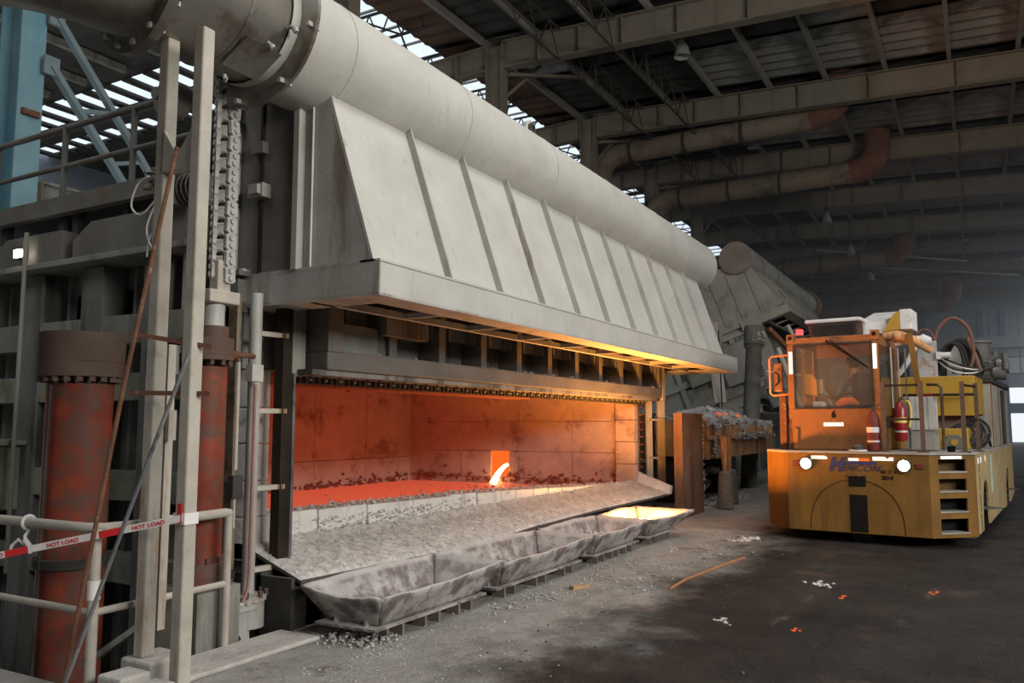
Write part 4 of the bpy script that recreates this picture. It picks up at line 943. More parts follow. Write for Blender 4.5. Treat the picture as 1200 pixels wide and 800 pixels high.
# ================================================================ SECOND FURNACE, tilted back
PIV = Vector((0, 11, 2))
def tilted(name, label, cat):
    t = thing(name, label, cat); t.location = (20, 11, 2); t.rotation_euler = (radians(-20), 0, 0); OFF[t.name] = PIV; return t
h2 = tilted('fume_hood', 'farther fume hood tilted back, brown grey, with round end cap facing the camera', 'fume hood')
make_hood(h2, True)
f2 = tilted('tilting_furnace', 'second steel furnace tipped backwards below the tilted hood', 'furnace')
b = B(); b.ob(5.4, 14.6, 6.0, 11, .2, 3.2); b.build('shell', fur2, f2)
b = B(); b.ob(5.3, 14.5, 5.3, 6.0, 1.9, 2.6).ob(5.3, 14.5, 5.2, 5.6, .2, .8); b.build('front_frame', shellm, f2)
for y in (5.9, 6.9, 7.9, 9.0, 10.1): B().ob(5.25, 5.42, y, y+.16, .2, 3.2).build('stiffener', fur2, f2)
for z in (2.6, 1.7, .9): B().ob(5.2, 5.42, 5.5, 11, z, z+.2).build('waling', fur2, f2)
B().ob(5.0, 5.1, 4.9, 5.3, .6, 2.7).ob(5.0, 5.3, 5.3, 5.36, .6, 2.7).build('guide_rail', fur2, f2)
B().ob(4.9, 5.4, 5.5, 6.5, 1.2, 2.4).build('side_box', fur2, f2, bevel=.02)
B().ob(4.95, 5.4, 6.8, 7.6, 1.6, 2.5).build('side_box', greenm, f2, bevel=.02)
for k in range(5): B().bar((6.4+k*1.6, 4.9, 2.0), (6.4+k*1.6, 5.9, .9), .12, .05).build('door_rib', fur2, f2)
o = B().grid(lambda u, v: (25.2+9.3*u, 5.6+.6*v, 2.2+.1*sin(20*u)), 30, 4).build('furnace_lip_crust', slag); tag(o, 'pale dross crust along the lip of the second furnace', 'dross')
pl = thing('furnace_plinth', 'dark steel base of the second furnace, seen below the skip', 'base', (28, 8, 0))
B().ob(22.5, 35, 7, 10.5, 0, 1.5).build('plinth', darkm, pl); B().ob(21.5, 22.5, 7.5, 7.8, .3, .8).build('beam', darkm, pl)
for k in range(5): B().ob(22.4+k*2.5, 22.6+k*2.5, 6.8, 7, 0, 1.5).build('rib', shellm, pl)
# lift cylinder of the second furnace
def cyl_g(x, y, z0, z1, dx, r, label):
    t = thing('tilt_cylinder', label, 'hydraulic cylinder', (x, y, z0)); a, c = Vector((x, y, z0)), Vector((x+dx, y-dx*.3, z1)); u = (c-a).normalized()
    B().tube(a, c, r, 28).build('barrel', greycyl, t); B().tube(c-u*.1, c+u*.42, r*1.28, 32).build('head', greycyl, t)
    bmh = B().tube((0, 0, -.04), (0, 0, .04), .025, 6).mesh('bolt', greycyl)
    for k in range(14):
        q = c-u*.13+Vector((r*1.14*cos(.449*k), r*1.14*sin(.449*k), 0)); place('bolt', bmh, q, t)
    b = B(); rr = random.Random(2)
    for i in range(60):
        an = rr.uniform(pi, 2*pi); q = c+u*(.3*rr.random()); b.rock((q.x+r*1.27*cos(an), q.y+r*1.27*sin(an), q.z), rr.uniform(.01, .04), rr)
    b.build('dross_splash', slag, t, stuff=True)
    return t
cyl_g(22.5, 5.42, 0, 3.95, .5, .22, 'dark grey hydraulic cylinder splashed white, rising behind the dross skip')
# pipes and struts beside it
t = thing('pipe_struts', 'pale grey pipes slanting down behind the truck mirror', 'pipes', (22, 4.6, 2))
for a, c, r in (((21.3, 4.3, 3.6), (21.8, 3.85, 2.0), .07), ((21.6, 4.1, 4.2), (22.4, 3.2, 2.1), .05), ((21.2, 4.6, 3.0), (21.9, 3.7, 2.9), .03)): B().tube(a, c, r, 10).build('pipe', hoodside, t)
B().bar((21.2, 4.5, 4.1), (22.6, 3.0, 2.2), .14, .1).build('strut', rustm, t)
t = thing('white_crane_post', 'pale bracket with slanting plate hanging under the tilted hood', 'bracket', (21, 5.4, 2))
B().bar((21.2, 5.95, 4.2), (20.4, 5.55, 2.2), .3, .06).build('plate', fur2, t); B().ob(20.9, 21.3, 5.7, 6.3, 3.7, 4.3).build('foot', fur2, t, bevel=.03)
B().tube((20.2, 5.5, 4.0), (20.3, 5.48, 2.1), .02, 6).build('cable', blackr, t)
# dross skip on its stand
sk = thing('dross_skip', 'orange lit rusty skip with white crusted dross heaped over its rim', 'skip', (17.4, 4.6, 0))
B().ob(15.75, 22.0, 4.55, 4.62, .97, 1.78).ob(15.75, 15.82, 4.62, 6.6, .97, 1.78).ob(21.93, 22, 4.62, 6.6, .97, 1.78).ob(15.75, 22, 6.55, 6.6, .97, 1.78).ob(15.75, 22, 4.6, 6.6, .97, 1.02).build('body', skip, sk)
B().ob(15.72, 22.05, 4.48, 4.56, 1.38, 1.46).build('side_rib', skip, sk)
for x in (15.9, 19.2): B().ob(x, x+.3, 5.0, 6.4, 0, .97).build('leg', darkm, sk)
B().ob(15.8, 21, 5.7, 5.75, .1, .5).build('cross_beam', darkm, sk)
rr = random.Random(31)
o = B().grid(lambda u, v: (15.78+6.2*u, 4.52+2.1*v, 1.76+.3*sin(pi*min(1, v*1.1))*(.25+.75*sin(pi*min(1, u*1.02))**2)*(.8+.5*sin(u*17+v*9))+rr.uniform(-.04, .06)), 44, 18).build('dross_heap', slag)
tag(o, 'lumpy grey white dross heaped in the orange skip', 'dross')
b = B()
for i in range(900):
    x = rr.uniform(15.75, 21.9); n = rr.random(); z = 1.8-abs(rr.gauss(0, .05))-(n*.3*max(0, sin(x*4.1)*sin(x*1.7+1))); b.rock((x, 4.54, z), rr.uniform(.015, .045), rr)
for i in range(70): b.rock((16.1+rr.gauss(0, .09), 4.47, rr.uniform(1.0, 1.45)), rr.uniform(.01, .035), rr)
for i in range(120): b.rock((rr.uniform(17.6, 21.5), 4.47, 1.46+rr.uniform(-.12, .05)), rr.uniform(.015, .05), rr)
b.build('dross_drips', slag, o, stuff=True)
q = B()
for (x, y, z) in ((17.5, 4.75, 1.93), (17.6, 4.8, 1.95), (18.0, 4.75, 1.94), (18.9, 4.7, 1.9), (15.85, 4.6, 1.78)): q.rock((x, y, z), .055, rr)
o2 = tag(q.build('ember', ember), 'few glowing red embers in the heaped dross', 'ember')
for q_ in (sk, o, o2): q_.location = q_.location+Vector((1.2, .35, -.03))
t = thing('rusty_plate', 'upright thick rusty steel plate beside the farthest pan', 'plate', (15, 4.7, 0))
B().ob(14.38, 15.66, 4.62, 4.72, 0, 1.87).build('plate', plater, t, bevel=.008)
B().ob(14.34, 14.38, 4.6, 4.76, 0, 1.87).build('edge_flange', plater, t)
b = B()
for i in range(60): b.rock((15.67+rr.gauss(0, .02), 4.62, rr.uniform(.2, 1.87)), rr.uniform(.008, .03), rr)
b.build('splash', slag, t, stuff=True)
t = thing('rust_shield', 'dark rusty sheet wall between furnace and rusty plate', 'shield', (14.9, 5.4, 0))
B().ob(14.36, 15.7, 5.6, 5.64, 0, 1.84).build('sheet', M('dark_rust_sheet', (.085, .055, .04), .75, .2, .35, 2, (.16, .085, .05), .35, 2), t)
B().ob(14.36, 15.7, 5.54, 5.6, .95, 1.0).ob(14.36, 15.7, 5.52, 5.66, 1.84, 1.88).build('rail', shellm, t)
for (x, y, r, zt, lb) in ((16.45, 4.42, .15, .74, 'dross crusted hanging weight nearer the rusty plate'), (17.55, 4.62, .17, .72, 'darker hanging weight behind the crusted one')):
    t = thing('hanging_weight', lb, 'weight', (x, y, 0), 'weights under the skip')
    B().path([(x, y, .02), (x, y, zt-.12), (x, y, zt-.02), (x, y, zt)], [r*1.08, r*.9, r*.8, r*.45], 18).build('weight', weightm if y < 4.5 else housem, t)
    B().tube((x, y, zt), (x-.08, y, 1.4), .055, 12, r2=.065).build('rod', skip, t)
b = B()
for i in range(160): b.rock((19.6+rr.gauss(0, .5), 6.3+rr.gauss(0, .2), abs(rr.gauss(.2, .25))), rr.uniform(.05, .16), rr)
for i in range(160): b.rock((rr.uniform(15.8, 20), rr.uniform(4.75, 5.5), .0), rr.uniform(.02, .07), rr)
o = b.build('spill_heap', slag, None, stuff=True); tag(o, 'crushed dross spilled on the floor below the skip', 'dross')

# ================================================================ FURNACE TENDING TRUCK  (local: x rearwards, y to its left, z up)
TL, TR = (12.5, 1.5, 0), radians(-5.2)
tk = thing('furnace_tending_truck', 'big dirty orange and yellow furnace tending truck with lit headlamps', 'truck', TL, local=True, rz=TR)
# front panel: welded arch, soot stained slot
B().ob(0, .03, -.92, .96, .15, 1.25).build('front_panel', truckm, tk, bevel=.004)
B().ob(-.006, .0, -.12, .11, .17, .68).build('soot_stain', M('soot_stain', (.01, .008, .006), .9, 0, .3, 2, (.05, .03, .012), .3, 3, True), tk)
B().path([(-.004, .62*cos(a)+.03, .17+.72*sin(a)**.8 if sin(a) > 0 else .17) for a in [pi*k/28 for k in range(29)]], .004, 5).build('weld_arch', MATS['soot_stain'], tk)
sl = B().ob(-.012, .0, -.11, .11, .8, .94).build('tow_slot', blackp, tk); B().ob(-.03, 0, -.12, .12, .94, .965).build('slot_lip', rustm, sl)
B().hexa([(0, .96, .15), (.5, 1.41, .15), (.52, 1.39, .15), (.03, .93, .15), (0, .96, 1.25), (.5, 1.41, 1.25), (.52, 1.39, 1.25), (.03, .93, 1.25)]).build('left_chamfer', truckm, tk)
# ladder chamfer with four step openings
ca, cb = Vector((0, -.92, 0)), Vector((.55, -1.41, 0)); u = (cb-ca).normalized(); nrm = Vector((-u.y, u.x, 0)); Lc = (cb-ca).length
def cp(s, z, dpt=0): v = ca+u*s+nrm*(-dpt if nrm.x > 0 else dpt); return (v.x, v.y, z)
def cbox(s0, s1, z0, z1, d0=0, d1=.03):
    q = B(); f = lambda s, z, dd: Vector((ca+u*s)+Vector((abs(nrm.x), abs(nrm.y), 0))*dd+Vector((0, 0, z)))
    return q.hexa([f(s0, z0, d0), f(s1, z0, d0), f(s1, z0, d1), f(s0, z0, d1), f(s0, z1, d0), f(s1, z1, d0), f(s1, z1, d1), f(s0, z1, d1)])
risem = M('riser_brown', (.1, .055, .02), .8)
slots = [(.22, .40), (.5, .67), (.77, .93), (1.03, 1.19)]
cbox(0, .14, .15, 1.25).build('step_frame', truckm, tk); cbox(Lc-.16, Lc, .15, 1.25).build('step_frame', truckm, tk)
zz = [.15]+[z for s in slots for z in s]+[1.25]
for k in range(0, len(zz), 2): cbox(.14, Lc-.16, zz[k], zz[k+1]).build('step_frame', truckm, tk)
for z0, z1 in slots:
    cbox(.13, Lc-.15, z0-.02, z0, -.01, .2).build('step', deckm, tk)
    cbox(.02, Lc+.25, z0-.03, z1+.03, .2, .22).build('riser', risem if z0 > .7 else blackp, tk)
cbox(.18, Lc-.22, 1.195, 1.235, -.003, 0).build('reflective_strip', refl, tk)
# side skirts with wheel arches
def skirt(y, th):
    pts = [(.55, .18)]
    def arch(cx, r, zt):
        return [(cx-r*cos(pi*k/12), .18+(zt-.18)*sin(pi*k/12)) for k in range(13)]
    pts += arch(1.65, .5, .86)+[(3.7, .2)]
    q = B().prism([(x, y, z) for x, z in pts+[(3.7, 1.25), (.55, 1.25)]], (0, th, 0)); q.build('side_skirt', sidem, tk)
    pts = [(3.72, .2)]+arch(6.0, .5, .86)+[(7.6, .28), (7.6, 1.25), (3.72, 1.25)]
    B().prism([(x, y, z) for x, z in pts], (0, th, 0)).build('side_skirt', sidem, tk)
    B().ob(3.66, 3.76, y-.01 if y < 0 else y, y+.01+th, .2, 1.25).build('skirt_joint', greybox, tk)
skirt(-1.42, .03); skirt(1.38, .03)
for x in (.75, 1.1, 1.75): B().ob(x, x+.1, -1.424, -1.42, 1.12, 1.2).build('reflective_strip', refl, tk)
B().ob(2.6, 2.85, -1.424, -1.42, .6, 1.2).build('notice_board', M('notice_green', (.45, .6, .52), .6, 0, .15, 6), tk)
B().ob(7.55, 7.6, -1.4, 1.4, .25, 1.25).build('rear_panel', truckm, tk)
B().prism([(-.02, .98, 1.25), (-.02, -.93, 1.25), (.55, -1.44, 1.25), (7.62, -1.44, 1.25), (7.62, 1.42, 1.25), (.52, 1.42, 1.25)], (0, 0, .03)).build('deck', deckm, tk)
B().ob(.3, 6.5, -.75, .75, .35, .95).build('chassis', blackr, tk)
# wheels
def wheel(x, y, r, w):
    b = B(); prof = [(-w/2, r*.62), (-w/2, r*.93), (-w/2+.04, r), (w/2-.04, r), (w/2, r*.93), (w/2, r*.62)]
    b.path([(x, y+a, r) for a, _ in prof], [k for _, k in prof], 36, cap=False)
    wh = b.build('wheel', tyrem, tk); B().tube((x, y-w*.4, r), (x, y+w*.4, r), r*.62, 24).build('hub', greybox, wh)
    tr = B().ob(-.015, .015, -w*.3, w*.3, -.012, .012).mesh('tread_block', tyrem)
    for k in range(22):
        a = 2*pi*k/22; o = bpy.data.objects.new('tread_block', tr); COL.objects.link(o); o.parent = wh; o.location = (x+r*cos(a), y, r+r*sin(a)); o.rotation_euler = (0, -a+pi/2, 0)
wheel(.47, 0, .42, .46)
for x in (1.65, 6.0):
    for y in (-1.18, 1.18): wheel(x, y, .45, .3)
# lamps, reflective tape, lettering on the front
for y in (.69, -.61):
    hl = B().ring((-.015, y, 1.1), (1, 0, 0), .075, .095, .05, 24).build('headlamp', darkm, tk)
    B().tube((-.025, y, 1.1), (-.005, y, 1.1), .078, 24).build('lens', headl, hl)
for y in (.84, -.80): B().ob(-.015, 0, y-.05, y+.05, 1.06, 1.13).build('marker_lamp', M('marker_red_%d' % (y > 0), (.14, .03, .02), .4), tk, bevel=.006)
B().prism([(-.004, .62, 1.165), (-.004, .40, 1.165), (-.004, .39, 1.19), (-.004, .43, 1.215), (-.004, .62, 1.215)], (.004, 0, 0)).build('reflective_strip', refl, tk)
B().prism([(-.004, -.21, 1.16), (-.004, -.48, 1.16), (-.004, -.48, 1.21), (-.004, -.43, 1.21), (-.004, -.40, 1.185), (-.004, -.37, 1.215), (-.004, -.21, 1.215)], (.004, 0, 0)).build('reflective_strip', refl, tk)
B().ob(-.004, 0, -.03, .11, 1.15, 1.19).build('reflective_strip', refl, tk); B().ob(-.004, 0, -.17, -.03, 1.15, 1.19).build('orange_reflector', reflo, tk)
RF = (pi/2, 0, -pi/2)
text('H', .25, 'lettering', navy, tk, (-.006, .375, 1.015), RF, .004, .28, .014, 1.0)
text('ENCON', .125, 'lettering', navy, tk, (-.006, .215, 1.012), RF, .003, .28, -.001, 1.16)
B().prism([(-.006, .3, 1.105), (-.006, -.26, 1.105), (-.006, -.265, 1.14), (-.006, .29, 1.14)], (.005, 0, 0)).build('logo_bar', navy, tk)
text('00 17 4', .072, 'lettering', blackp, tk, (-.005, -.31, .985), RF, .002, 0, 0, .9)
text('2014', .075, 'lettering', blackp, tk, (-.005, -.32, .905), RF, .002, 0, .002, 1)

# cab
cab = B(); X0c, X1c, ya, yb, z0, z1 = .3, 1.75, -.29, 1.0, 1.28, 2.93
cab.ob(X0c, X0c+.05, ya, yb, z0, 1.9).ob(X0c, X0c+.05, ya, yb, 2.85, z1).ob(X0c, X0c+.05, ya, -.2, 1.9, 2.85).ob(X0c, X0c+.05, .9, yb, 1.9, 2.85)
cab.ob(X0c, X1c, yb-.05, yb, z0, 1.75).ob(X0c, X1c, yb-.05, yb, 2.85, z1).ob(X1c-.1, X1c, yb-.05, yb, 1.75, 2.85)
cab.ob(X0c, X1c, ya, ya+.05, z0, 1.6).ob(X0c, X1c, ya, ya+.05, 2.82, z1).ob(X1c-.1, X1c, ya, ya+.05, 1.6, 2.82)
cab.ob(X1c-.05, X1c, ya, yb, z0, 1.8).ob(X1c-.05, X1c, ya, yb, 2.75, z1).ob(X1c-.05, X1c, .25, .42, 1.8, 2.75).ob(X1c-.05, X1c, ya, ya+.1, 1.8, 2.75).ob(X1c-.05, X1c, .92, yb, 1.8, 2.75)
cab.ob(X0c, X1c, ya, yb, z1, z1+.03).ob(X0c, X1c, ya, yb, z0, z0+.03)
cb_ = cab.build('cab', cabm, tk, bevel=.006)
ws = B().ob(.305, .313, -.21, .91, 1.89, 2.86).build('windshield', glass, cb_)
b = B()
for y0_, y1_, za, zb_ in ((-.21, .91, 1.89, 1.92), (-.21, .91, 2.83, 2.86), (-.21, -.185, 1.9, 2.85), (.885, .91, 1.9, 2.85)): b.ob(.285, .31, y0_, y1_, za, zb_)
b.build('window_seal', blackr, cb_, bevel=.008)
B().ob(.45, 1.6, -.285, -.275, 1.6, 2.82).build('side_window', glass, cb_); B().ob(.45, 1.6, .975, .985, 1.75, 2.85).build('side_window', glass, cb_); B().ob(1.72, 1.73, -.2, .92, 1.8, 2.75).build('rear_window', glass, cb_)
b = B(); b.bar((.27, .42, 2.9), (.27, -.12, 2.5), .015, .03).bar((.26, .36, 2.9), (.26, -.06, 2.55), .01, .02).bar((.265, -.17, 2.46), (.265, .02, 2.62), .012, .02).build('wiper', blackp, cb_)
for y in (yb, ya+.1): 
    cc = B().ob(.28, .42, y-.11, y, 2.88, 3.02).build('corner_block', cabm, cb_, bevel=.008); B().tube((.276, y-.055, 2.96), (.282, y-.055, 2.96), .03, 14).build('lifting_hole', blackp, cc)
for y in (.92, -.27): B().ob(.293, .3, y, y+.055, 2.46 if y < 0 else 2.42, 2.82 if y < 0 else 2.76).build('reflective_strip', refl, cb_)
B().ob(.293, .3, .22, .5, 1.635, 1.69).build('reflective_strip', refl, cb_)
text('6', .14, 'lettering', blackp, cb_, (.296, .385, 1.76), RF, .003, 0, .006, .9)
B().ob(.27, .3, .87, .93, 1.3, 1.6).build('door_hinge', cabm, cb_)
# inside the cab
B().box((.9, .0, 2.06), (.5, .12, .74), Matrix.Rotation(radians(-34), 3, 'Z')).box((1.04, .18, 1.72), (.5, .5, .12), Matrix.Rotation(radians(-34), 3, 'Z')).build('seat', seatm, cb_, bevel=.04)
B().ob(.9, 1.2, .02, .3, 1.3, 1.68).build('seat_base', darkm, cb_)
sw = B(); sw.path([(.72+.06*sin(a), .22+.17*cos(a), 2.06+.15*sin(a)*.45) for a in [2*pi*k/24 for k in range(25)]], .014, 8, cap=False).tube((.72, .22, 2.06), (.72, .38, 2.06), .01, 6).tube((.72, .22, 2.06), (.72, .05, 2.06), .01, 6).tube((.72, .22, 2.06), (.8, .24, 1.5), .03, 8)
sw.build('steering_wheel', blackp, cb_)
co = B().ob(.5, .62, .72, .84, 1.3, 2.75).build('inner_post', cabm, cb_)
b = B(); b.prism([(.46, .8, 2.12), (.46, .62, 2.08), (.46, .62, 2.3), (.46, .7, 2.42), (.46, .8, 2.42)], (.14, 0, 0)); cs = b.build('control_box', M('control_yellow', (.75, .3, .02), .5, 0, .08, 5), cb_, bevel=.01)
B().ob(.5, .56, .54, .6, 2.12, 2.34).build('display', M('display_grey', (.3, .32, .3), .25, 0, .1, 6), cs)
B().ob(.34, .6, -.2, .9, 1.7, 1.9).build('dashboard', darkm, cb_, bevel=.02)
B().ob(.38, .55, .5, .68, 1.9, 2.0).build('papers', whitep, cb_, bevel=.03)
B().path([(.42, .34, 1.93), (.45, .25, 1.99), (.45, .12, 2.0), (.44, .03, 1.95)], [.05, .07, .065, .03], 12).build('orange_cloth', orangebag, cb_)
# mirror and pole at the left of the cab
mr_ = B().path([(.4, 1.02, 2.72), (.35, 1.25, 2.7), (.33, 1.28, 2.66), (.33, 1.28, 2.14), (.35, 1.24, 2.1), (.4, 1.02, 2.12)], .015, 8).build('mirror_frame', reflo, tk)
B().ob(.36, .44, 1.1, 1.24, 2.16, 2.6).build('mirror', cabm, mr_, bevel=.02); B().path([(.33, 1.2, 2.25), (.31, 1.14, 2.3), (.31, 1.14, 2.42), (.33, 1.2, 2.46)], .014, 6).build('mirror_handle', blackp, mr_)
B().ob(.5, .58, 1.1, 1.2, 1.28, 2.14).build('mirror_post', rustm, tk)
# roof gear
ac_ = B().hexa([(.6, .02, 2.96), (1.3, .02, 2.96), (1.3, .72, 2.96), (.6, .72, 2.96), (.62, .06, 3.2), (1.3, .02, 3.24), (1.3, .74, 3.24), (.62, .76, 3.2)]).build('roof_unit', M('roof_unit_dark', (.09, .05, .04), .8, .1, .3, 3), tk)
B().ob(.58, 1.35, -.02, .8, 3.2, 3.26).build('unit_cover', whitep, ac_, bevel=.02)
for k in range(7): B().ob(.585, .6, .06, .7, 2.99+k*.028, 3.0+k*.028).build('grille_slat', darkm, ac_)
bc = B().ob(.45, .58, .8, .92, 2.96, 3.02).build('beacon_base', darkm, tk); B().tube((.51, .86, 3.02), (.51, .86, 3.11), .055, 16).build('beacon', beac, bc)
b = B().hexa([(.9, -.3, 3.02), (2.2, -.3, 3.05), (2.2, .12, 3.05), (.9, .12, 3.02), (.95, -.3, 3.22), (2.2, -.3, 3.5), (2.2, .1, 3.5), (.95, .12, 3.2)]); b.build('boom_housing', whitep, tk)
B().prism([(.86, -.26, 3.04), (.86, -.5, 3.06), (.86, -.5, 3.34), (.86, -.42, 3.3)], (.5, 0, 0)).build('boom_bracket', yelm, tk)
B().ob(.88, 1.4, -.66, -.5, 3.06, 3.36).build('boom_end_box', whitep, tk, bevel=.01)
rr = random.Random(14); b = B()
for i in range(36): b.rock((.95+rr.random()*.2, -.36+rr.gauss(0, .05), 3.06+rr.gauss(0, .04)), rr.uniform(.02, .045), rr)
b.build('linkage', darkm, tk, stuff=True)
B().path([(.9, -.25, 2.98), (.92, -.45, 2.98), (1.0, -.66, 2.9), (1.2, -.85, 2.75)], [.07, .09, .07, .05], 10).build('boom_arm', skip, tk)
B().path([(1.0, -.4, 2.86), (1.0, -.55, 2.9), (1.05, -.72, 2.92)], [.04, .06, .05], 10).build('hose_bundle', whitep, tk)
B().bar((.9, -.62, 3.0), (1.0, -.72, 1.9), .07, .1).build('boom_post', truckm, tk)
for k, y in enumerate((-.36, -.44, -.52)): B().tube((.85+k*.1, y, 1.9), (.85+k*.1, y, 2.8), .012, 6).build('grab_pole', hoodside, tk)
# deck railings
post = B().ob(-.035, .035, -.025, .025, 1.28, 2.25).mesh('rail_post', browns)
for (x, y) in ((.12, -.36), (.12, -.84), (.5, -1.3), (1.1, -1.41)): place('rail_post', post, (x, y, 0), tk); B().ob(x-.06, x+.06, y-.07, y+.07, 1.28, 1.295).build('post_foot', rustm, tk)
for z in (2.2, 1.73):
    B().bar((.12, -.36, z), (.12, -.84, z), .03, .03).build('rail_bar', burnt, tk); B().bar((.5, -1.3, z), (1.1, -1.41, z), .03, .03).build('rail_bar', burnt, tk)
B().path([(1.3, -.95, 1.28), (1.3, -.95, 2.2), (1.32, -.9, 2.25), (1.4, -.75, 2.26)], .022, 8).build('hand_pipe', browns, tk)
B().tube((2.1, -.3, 2.13), (2.05, -1.3, 2.12), .022, 8).build('hand_pipe', burnt, tk)
B().tube((2.1, -.55, 2.11), (2.05, -.72, 2.12), .03, 8).build('red_sleeve', extred, tk)
# yellow tanks on the deck
B().ob(2.2, 4.2, -1.3, .3, 1.82, 2.42).build('upper_tank', yelm, tk, bevel=.012); B().ob(2.18, 2.2, -1.3, .3, 1.8, 1.85).build('tank_lip', yelm, tk)
B().ob(2.4, 4.1, -1.05, .2, 1.6, 1.82).build('turntable', M('turntable_brown', (.2, .13, .11), .7, .2, .2, 3), tk)
B().ob(2.0, 4.3, -1.2, .4, 1.28, 1.6).build('lower_tank', yelm, tk, bevel=.012)
b = B(); b.prism([(1.95, -.88, 1.29), (1.95, -1.14, 1.29), (1.95, -1.14, 1.42), (1.95, -1.07, 1.5), (1.95, -.95, 1.5), (1.95, -.88, 1.42)], (.04, 0, 0)); lg = b.build('towing_lug', housem, tk); B().ring((1.945, -1.01, 1.39), (1, 0, 0), .0, .05, .015, 18).build('lug_hole', yelm, lg)
# grey engine box
B().ob(3.6, 7.4, -1.4, .9, 1.28, 2.36).build('engine_box', greybox, tk, bevel=.02); B().ob(3.55, 7.45, -1.44, .95, 2.36, 2.46).build('engine_lid', darkm, tk, bevel=.015)
for x in (3.64, 5.1): B().ob(x, x+.06, -1.41, -1.38, 1.28, 2.36).build('door_frame', truckm, tk)
B().tube((5.6, -1.44, 1.3), (5.6, -1.44, 2.3), .03, 8).build('exhaust', darkm, tk)
# machinery behind the cab
B().ob(2.35, 2.42, -.78, -.5, 2.42, 3.0).build('boom_mast', M('worn_grey_plate', (.42, .41, .39), .7, .1, .2, 3, (.3, .15, .08), .3, 5), tk)
B().tube((2.3, -.6, 3.0), (2.3, -.6, 3.0001), .0, 4) if False else None
B().path([(2.3, -.42, 2.92), (2.3, -.5, 2.98), (2.3, -.62, 3.02), (2.3, -.72, 3.0)], [.05, .09, .1, .05], 14).build('mast_head', whitep, tk)
B().path([(2.25, -.48, 2.9), (2.2, -.42, 2.75), (2.2, -.3, 2.55), (2.2, -.18, 2.42)], .045, 10).build('bright_hose', hosew, tk)
def hose(pts, r, m=blackr): B().path(smooth(pts), r, 8).build('hose', m, tk)
hose([(2.6, -.72, 2.9), (2.6, -.78, 3.2), (2.6, -1.0, 3.38), (2.6, -1.22, 3.2), (2.6, -1.28, 2.8), (2.6, -1.2, 2.5)], .028, hoser)
hose([(2.5, -.4, 3.0), (2.5, -.55, 3.2), (2.5, -.7, 3.15), (2.5, -.75, 2.9)], .018, hoser)
for k in range(6):
    c = -.98-.03*k; r = .2+.02*k
    hose([(2.55+.07*k, c+r, 2.45), (2.55+.07*k, c+r*.9, 2.75), (2.55+.07*k, c+r*.3, 2.95+.02*k), (2.55+.07*k, c-r*.5, 2.9), (2.55+.07*k, c-r*.8, 2.6), (2.55+.07*k, c-r*.7, 2.43)], .022)
for k in range(4): hose([(2.5, -.78, 2.8-.04*k), (2.45, -.98, 2.66-.05*k), (2.5, -1.25, 2.56-.03*k), (2.8, -1.42, 2.55)], .013, hosew if k % 2 else blackr)
hose([(2.6, -1.2, 3.05), (2.62, -1.28, 2.8), (2.62, -1.36, 2.5)], .035, hoser)
B().ob(2.3, 2.5, -.84, -.78, 2.7, 2.82).tube((2.35, -.98, 2.76), (2.35, -.8, 2.76), .05, 12).build('valve_block', whitep, tk)
b = B()
for i in range(26): b.rock((2.7+rr.random()*.4, -1.25+rr.gauss(0, .14), 2.5+rr.random()*.12), rr.uniform(.03, .06), rr)
b.build('fittings', darkm, tk, stuff=True)
for (a, c, r, n) in (((4.2, -1.05, 2.68), (4.2, -1.66, 2.66), .12, 'air_filter'), ((4.0, -1.0, 2.55), (4.0, -1.62, 2.53), .11, 'air_filter')):
    f_ = B().tube(a, c, r, 22).build(n, greycyl, tk); B().ring((a[0], c[1]+.2, a[2]), (0, 1, 0), r, r+.012, .03, 22).build('clamp', darkm, f_)
B().path([(3.4, -1.22, 2.6), (3.4, -1.22, 2.86)], .13, 20).build('pre_cleaner', greycyl, tk); B().path([(3.6, -1.25, 2.7), (3.6, -1.25, 3.02), (3.6, -1.25, 3.03), (3.6, -1.25, 3.07)], [.16, .19, .22, .21], 22).build('intake_bowl', greycyl, tk)
B().ob(3.7, 3.9, -1.1, -.75, 2.45, 3.05).build('rear_plate', hoodside, tk)
B().path([(3.6, -1.42, 2.75), (3.6, -1.5, 2.8), (3.6, -1.5, 2.88)], .05, 10).tube((3.9, -1.62, 2.6), (3.9, -1.62, 2.86), .05, 10).build('filter_pipe', greycyl, tk)
for k in range(6): B().ob(2.9, 3.5, -.2+k*.09, -.15+k*.09, 2.42, 2.9-.05*k).build('valve_bank', darkm, tk)
# loose gear standing on the deck
def on_truck(name, label, cat, group=None):
    return thing(name, label, cat, TL, group, local=True, rz=TR)
def extinguisher(x, y, z, m, label, hose_col):
    t = on_truck('fire_extinguisher', label, 'fire extinguisher')
    B().path([(x, y, z), (x, y, z+.03), (x, y, z+.46), (x, y, z+.53), (x, y, z+.56)], [.07, .085, .085, .055, .03], 20).build('bottle', m, t)
    B().tube((x, y, z+.55), (x, y, z+.62), .02, 10).bar((x, y, z+.61), (x-.02, y-.1, z+.66), .02, .015).bar((x, y, z+.6), (x-.02, y-.09, z+.59), .02, .012).build('valve', darkm, t)
    B().path(smooth([(x, y-.02, z+.58), (x-.03, y-.12, z+.56), (x-.03, y-.15, z+.4), (x-.05, y-.12, z+.2)]), .012, 7).build('hose', hose_col, t)
    B().ring((x, y, z+.3), (0, 0, 1), .085, .0865, .075, 24).build('label', labely if m is extred else whitep, t)
    B().ring((x, y, z+.14), (0, 0, 1), .085, .088, .025, 24).build('strap', hosew, t)
extinguisher(.14, -.21, 1.285, extdull, 'dull red fire extinguisher standing in front of the cab corner', truckm)
extinguisher(.55, -.5, 1.42, extred, 'bright red fire extinguisher with yellow label behind the railing', labely)
cr = on_truck('grey_crate', 'weathered grey wooden crate on the truck deck beside extinguisher', 'crate')
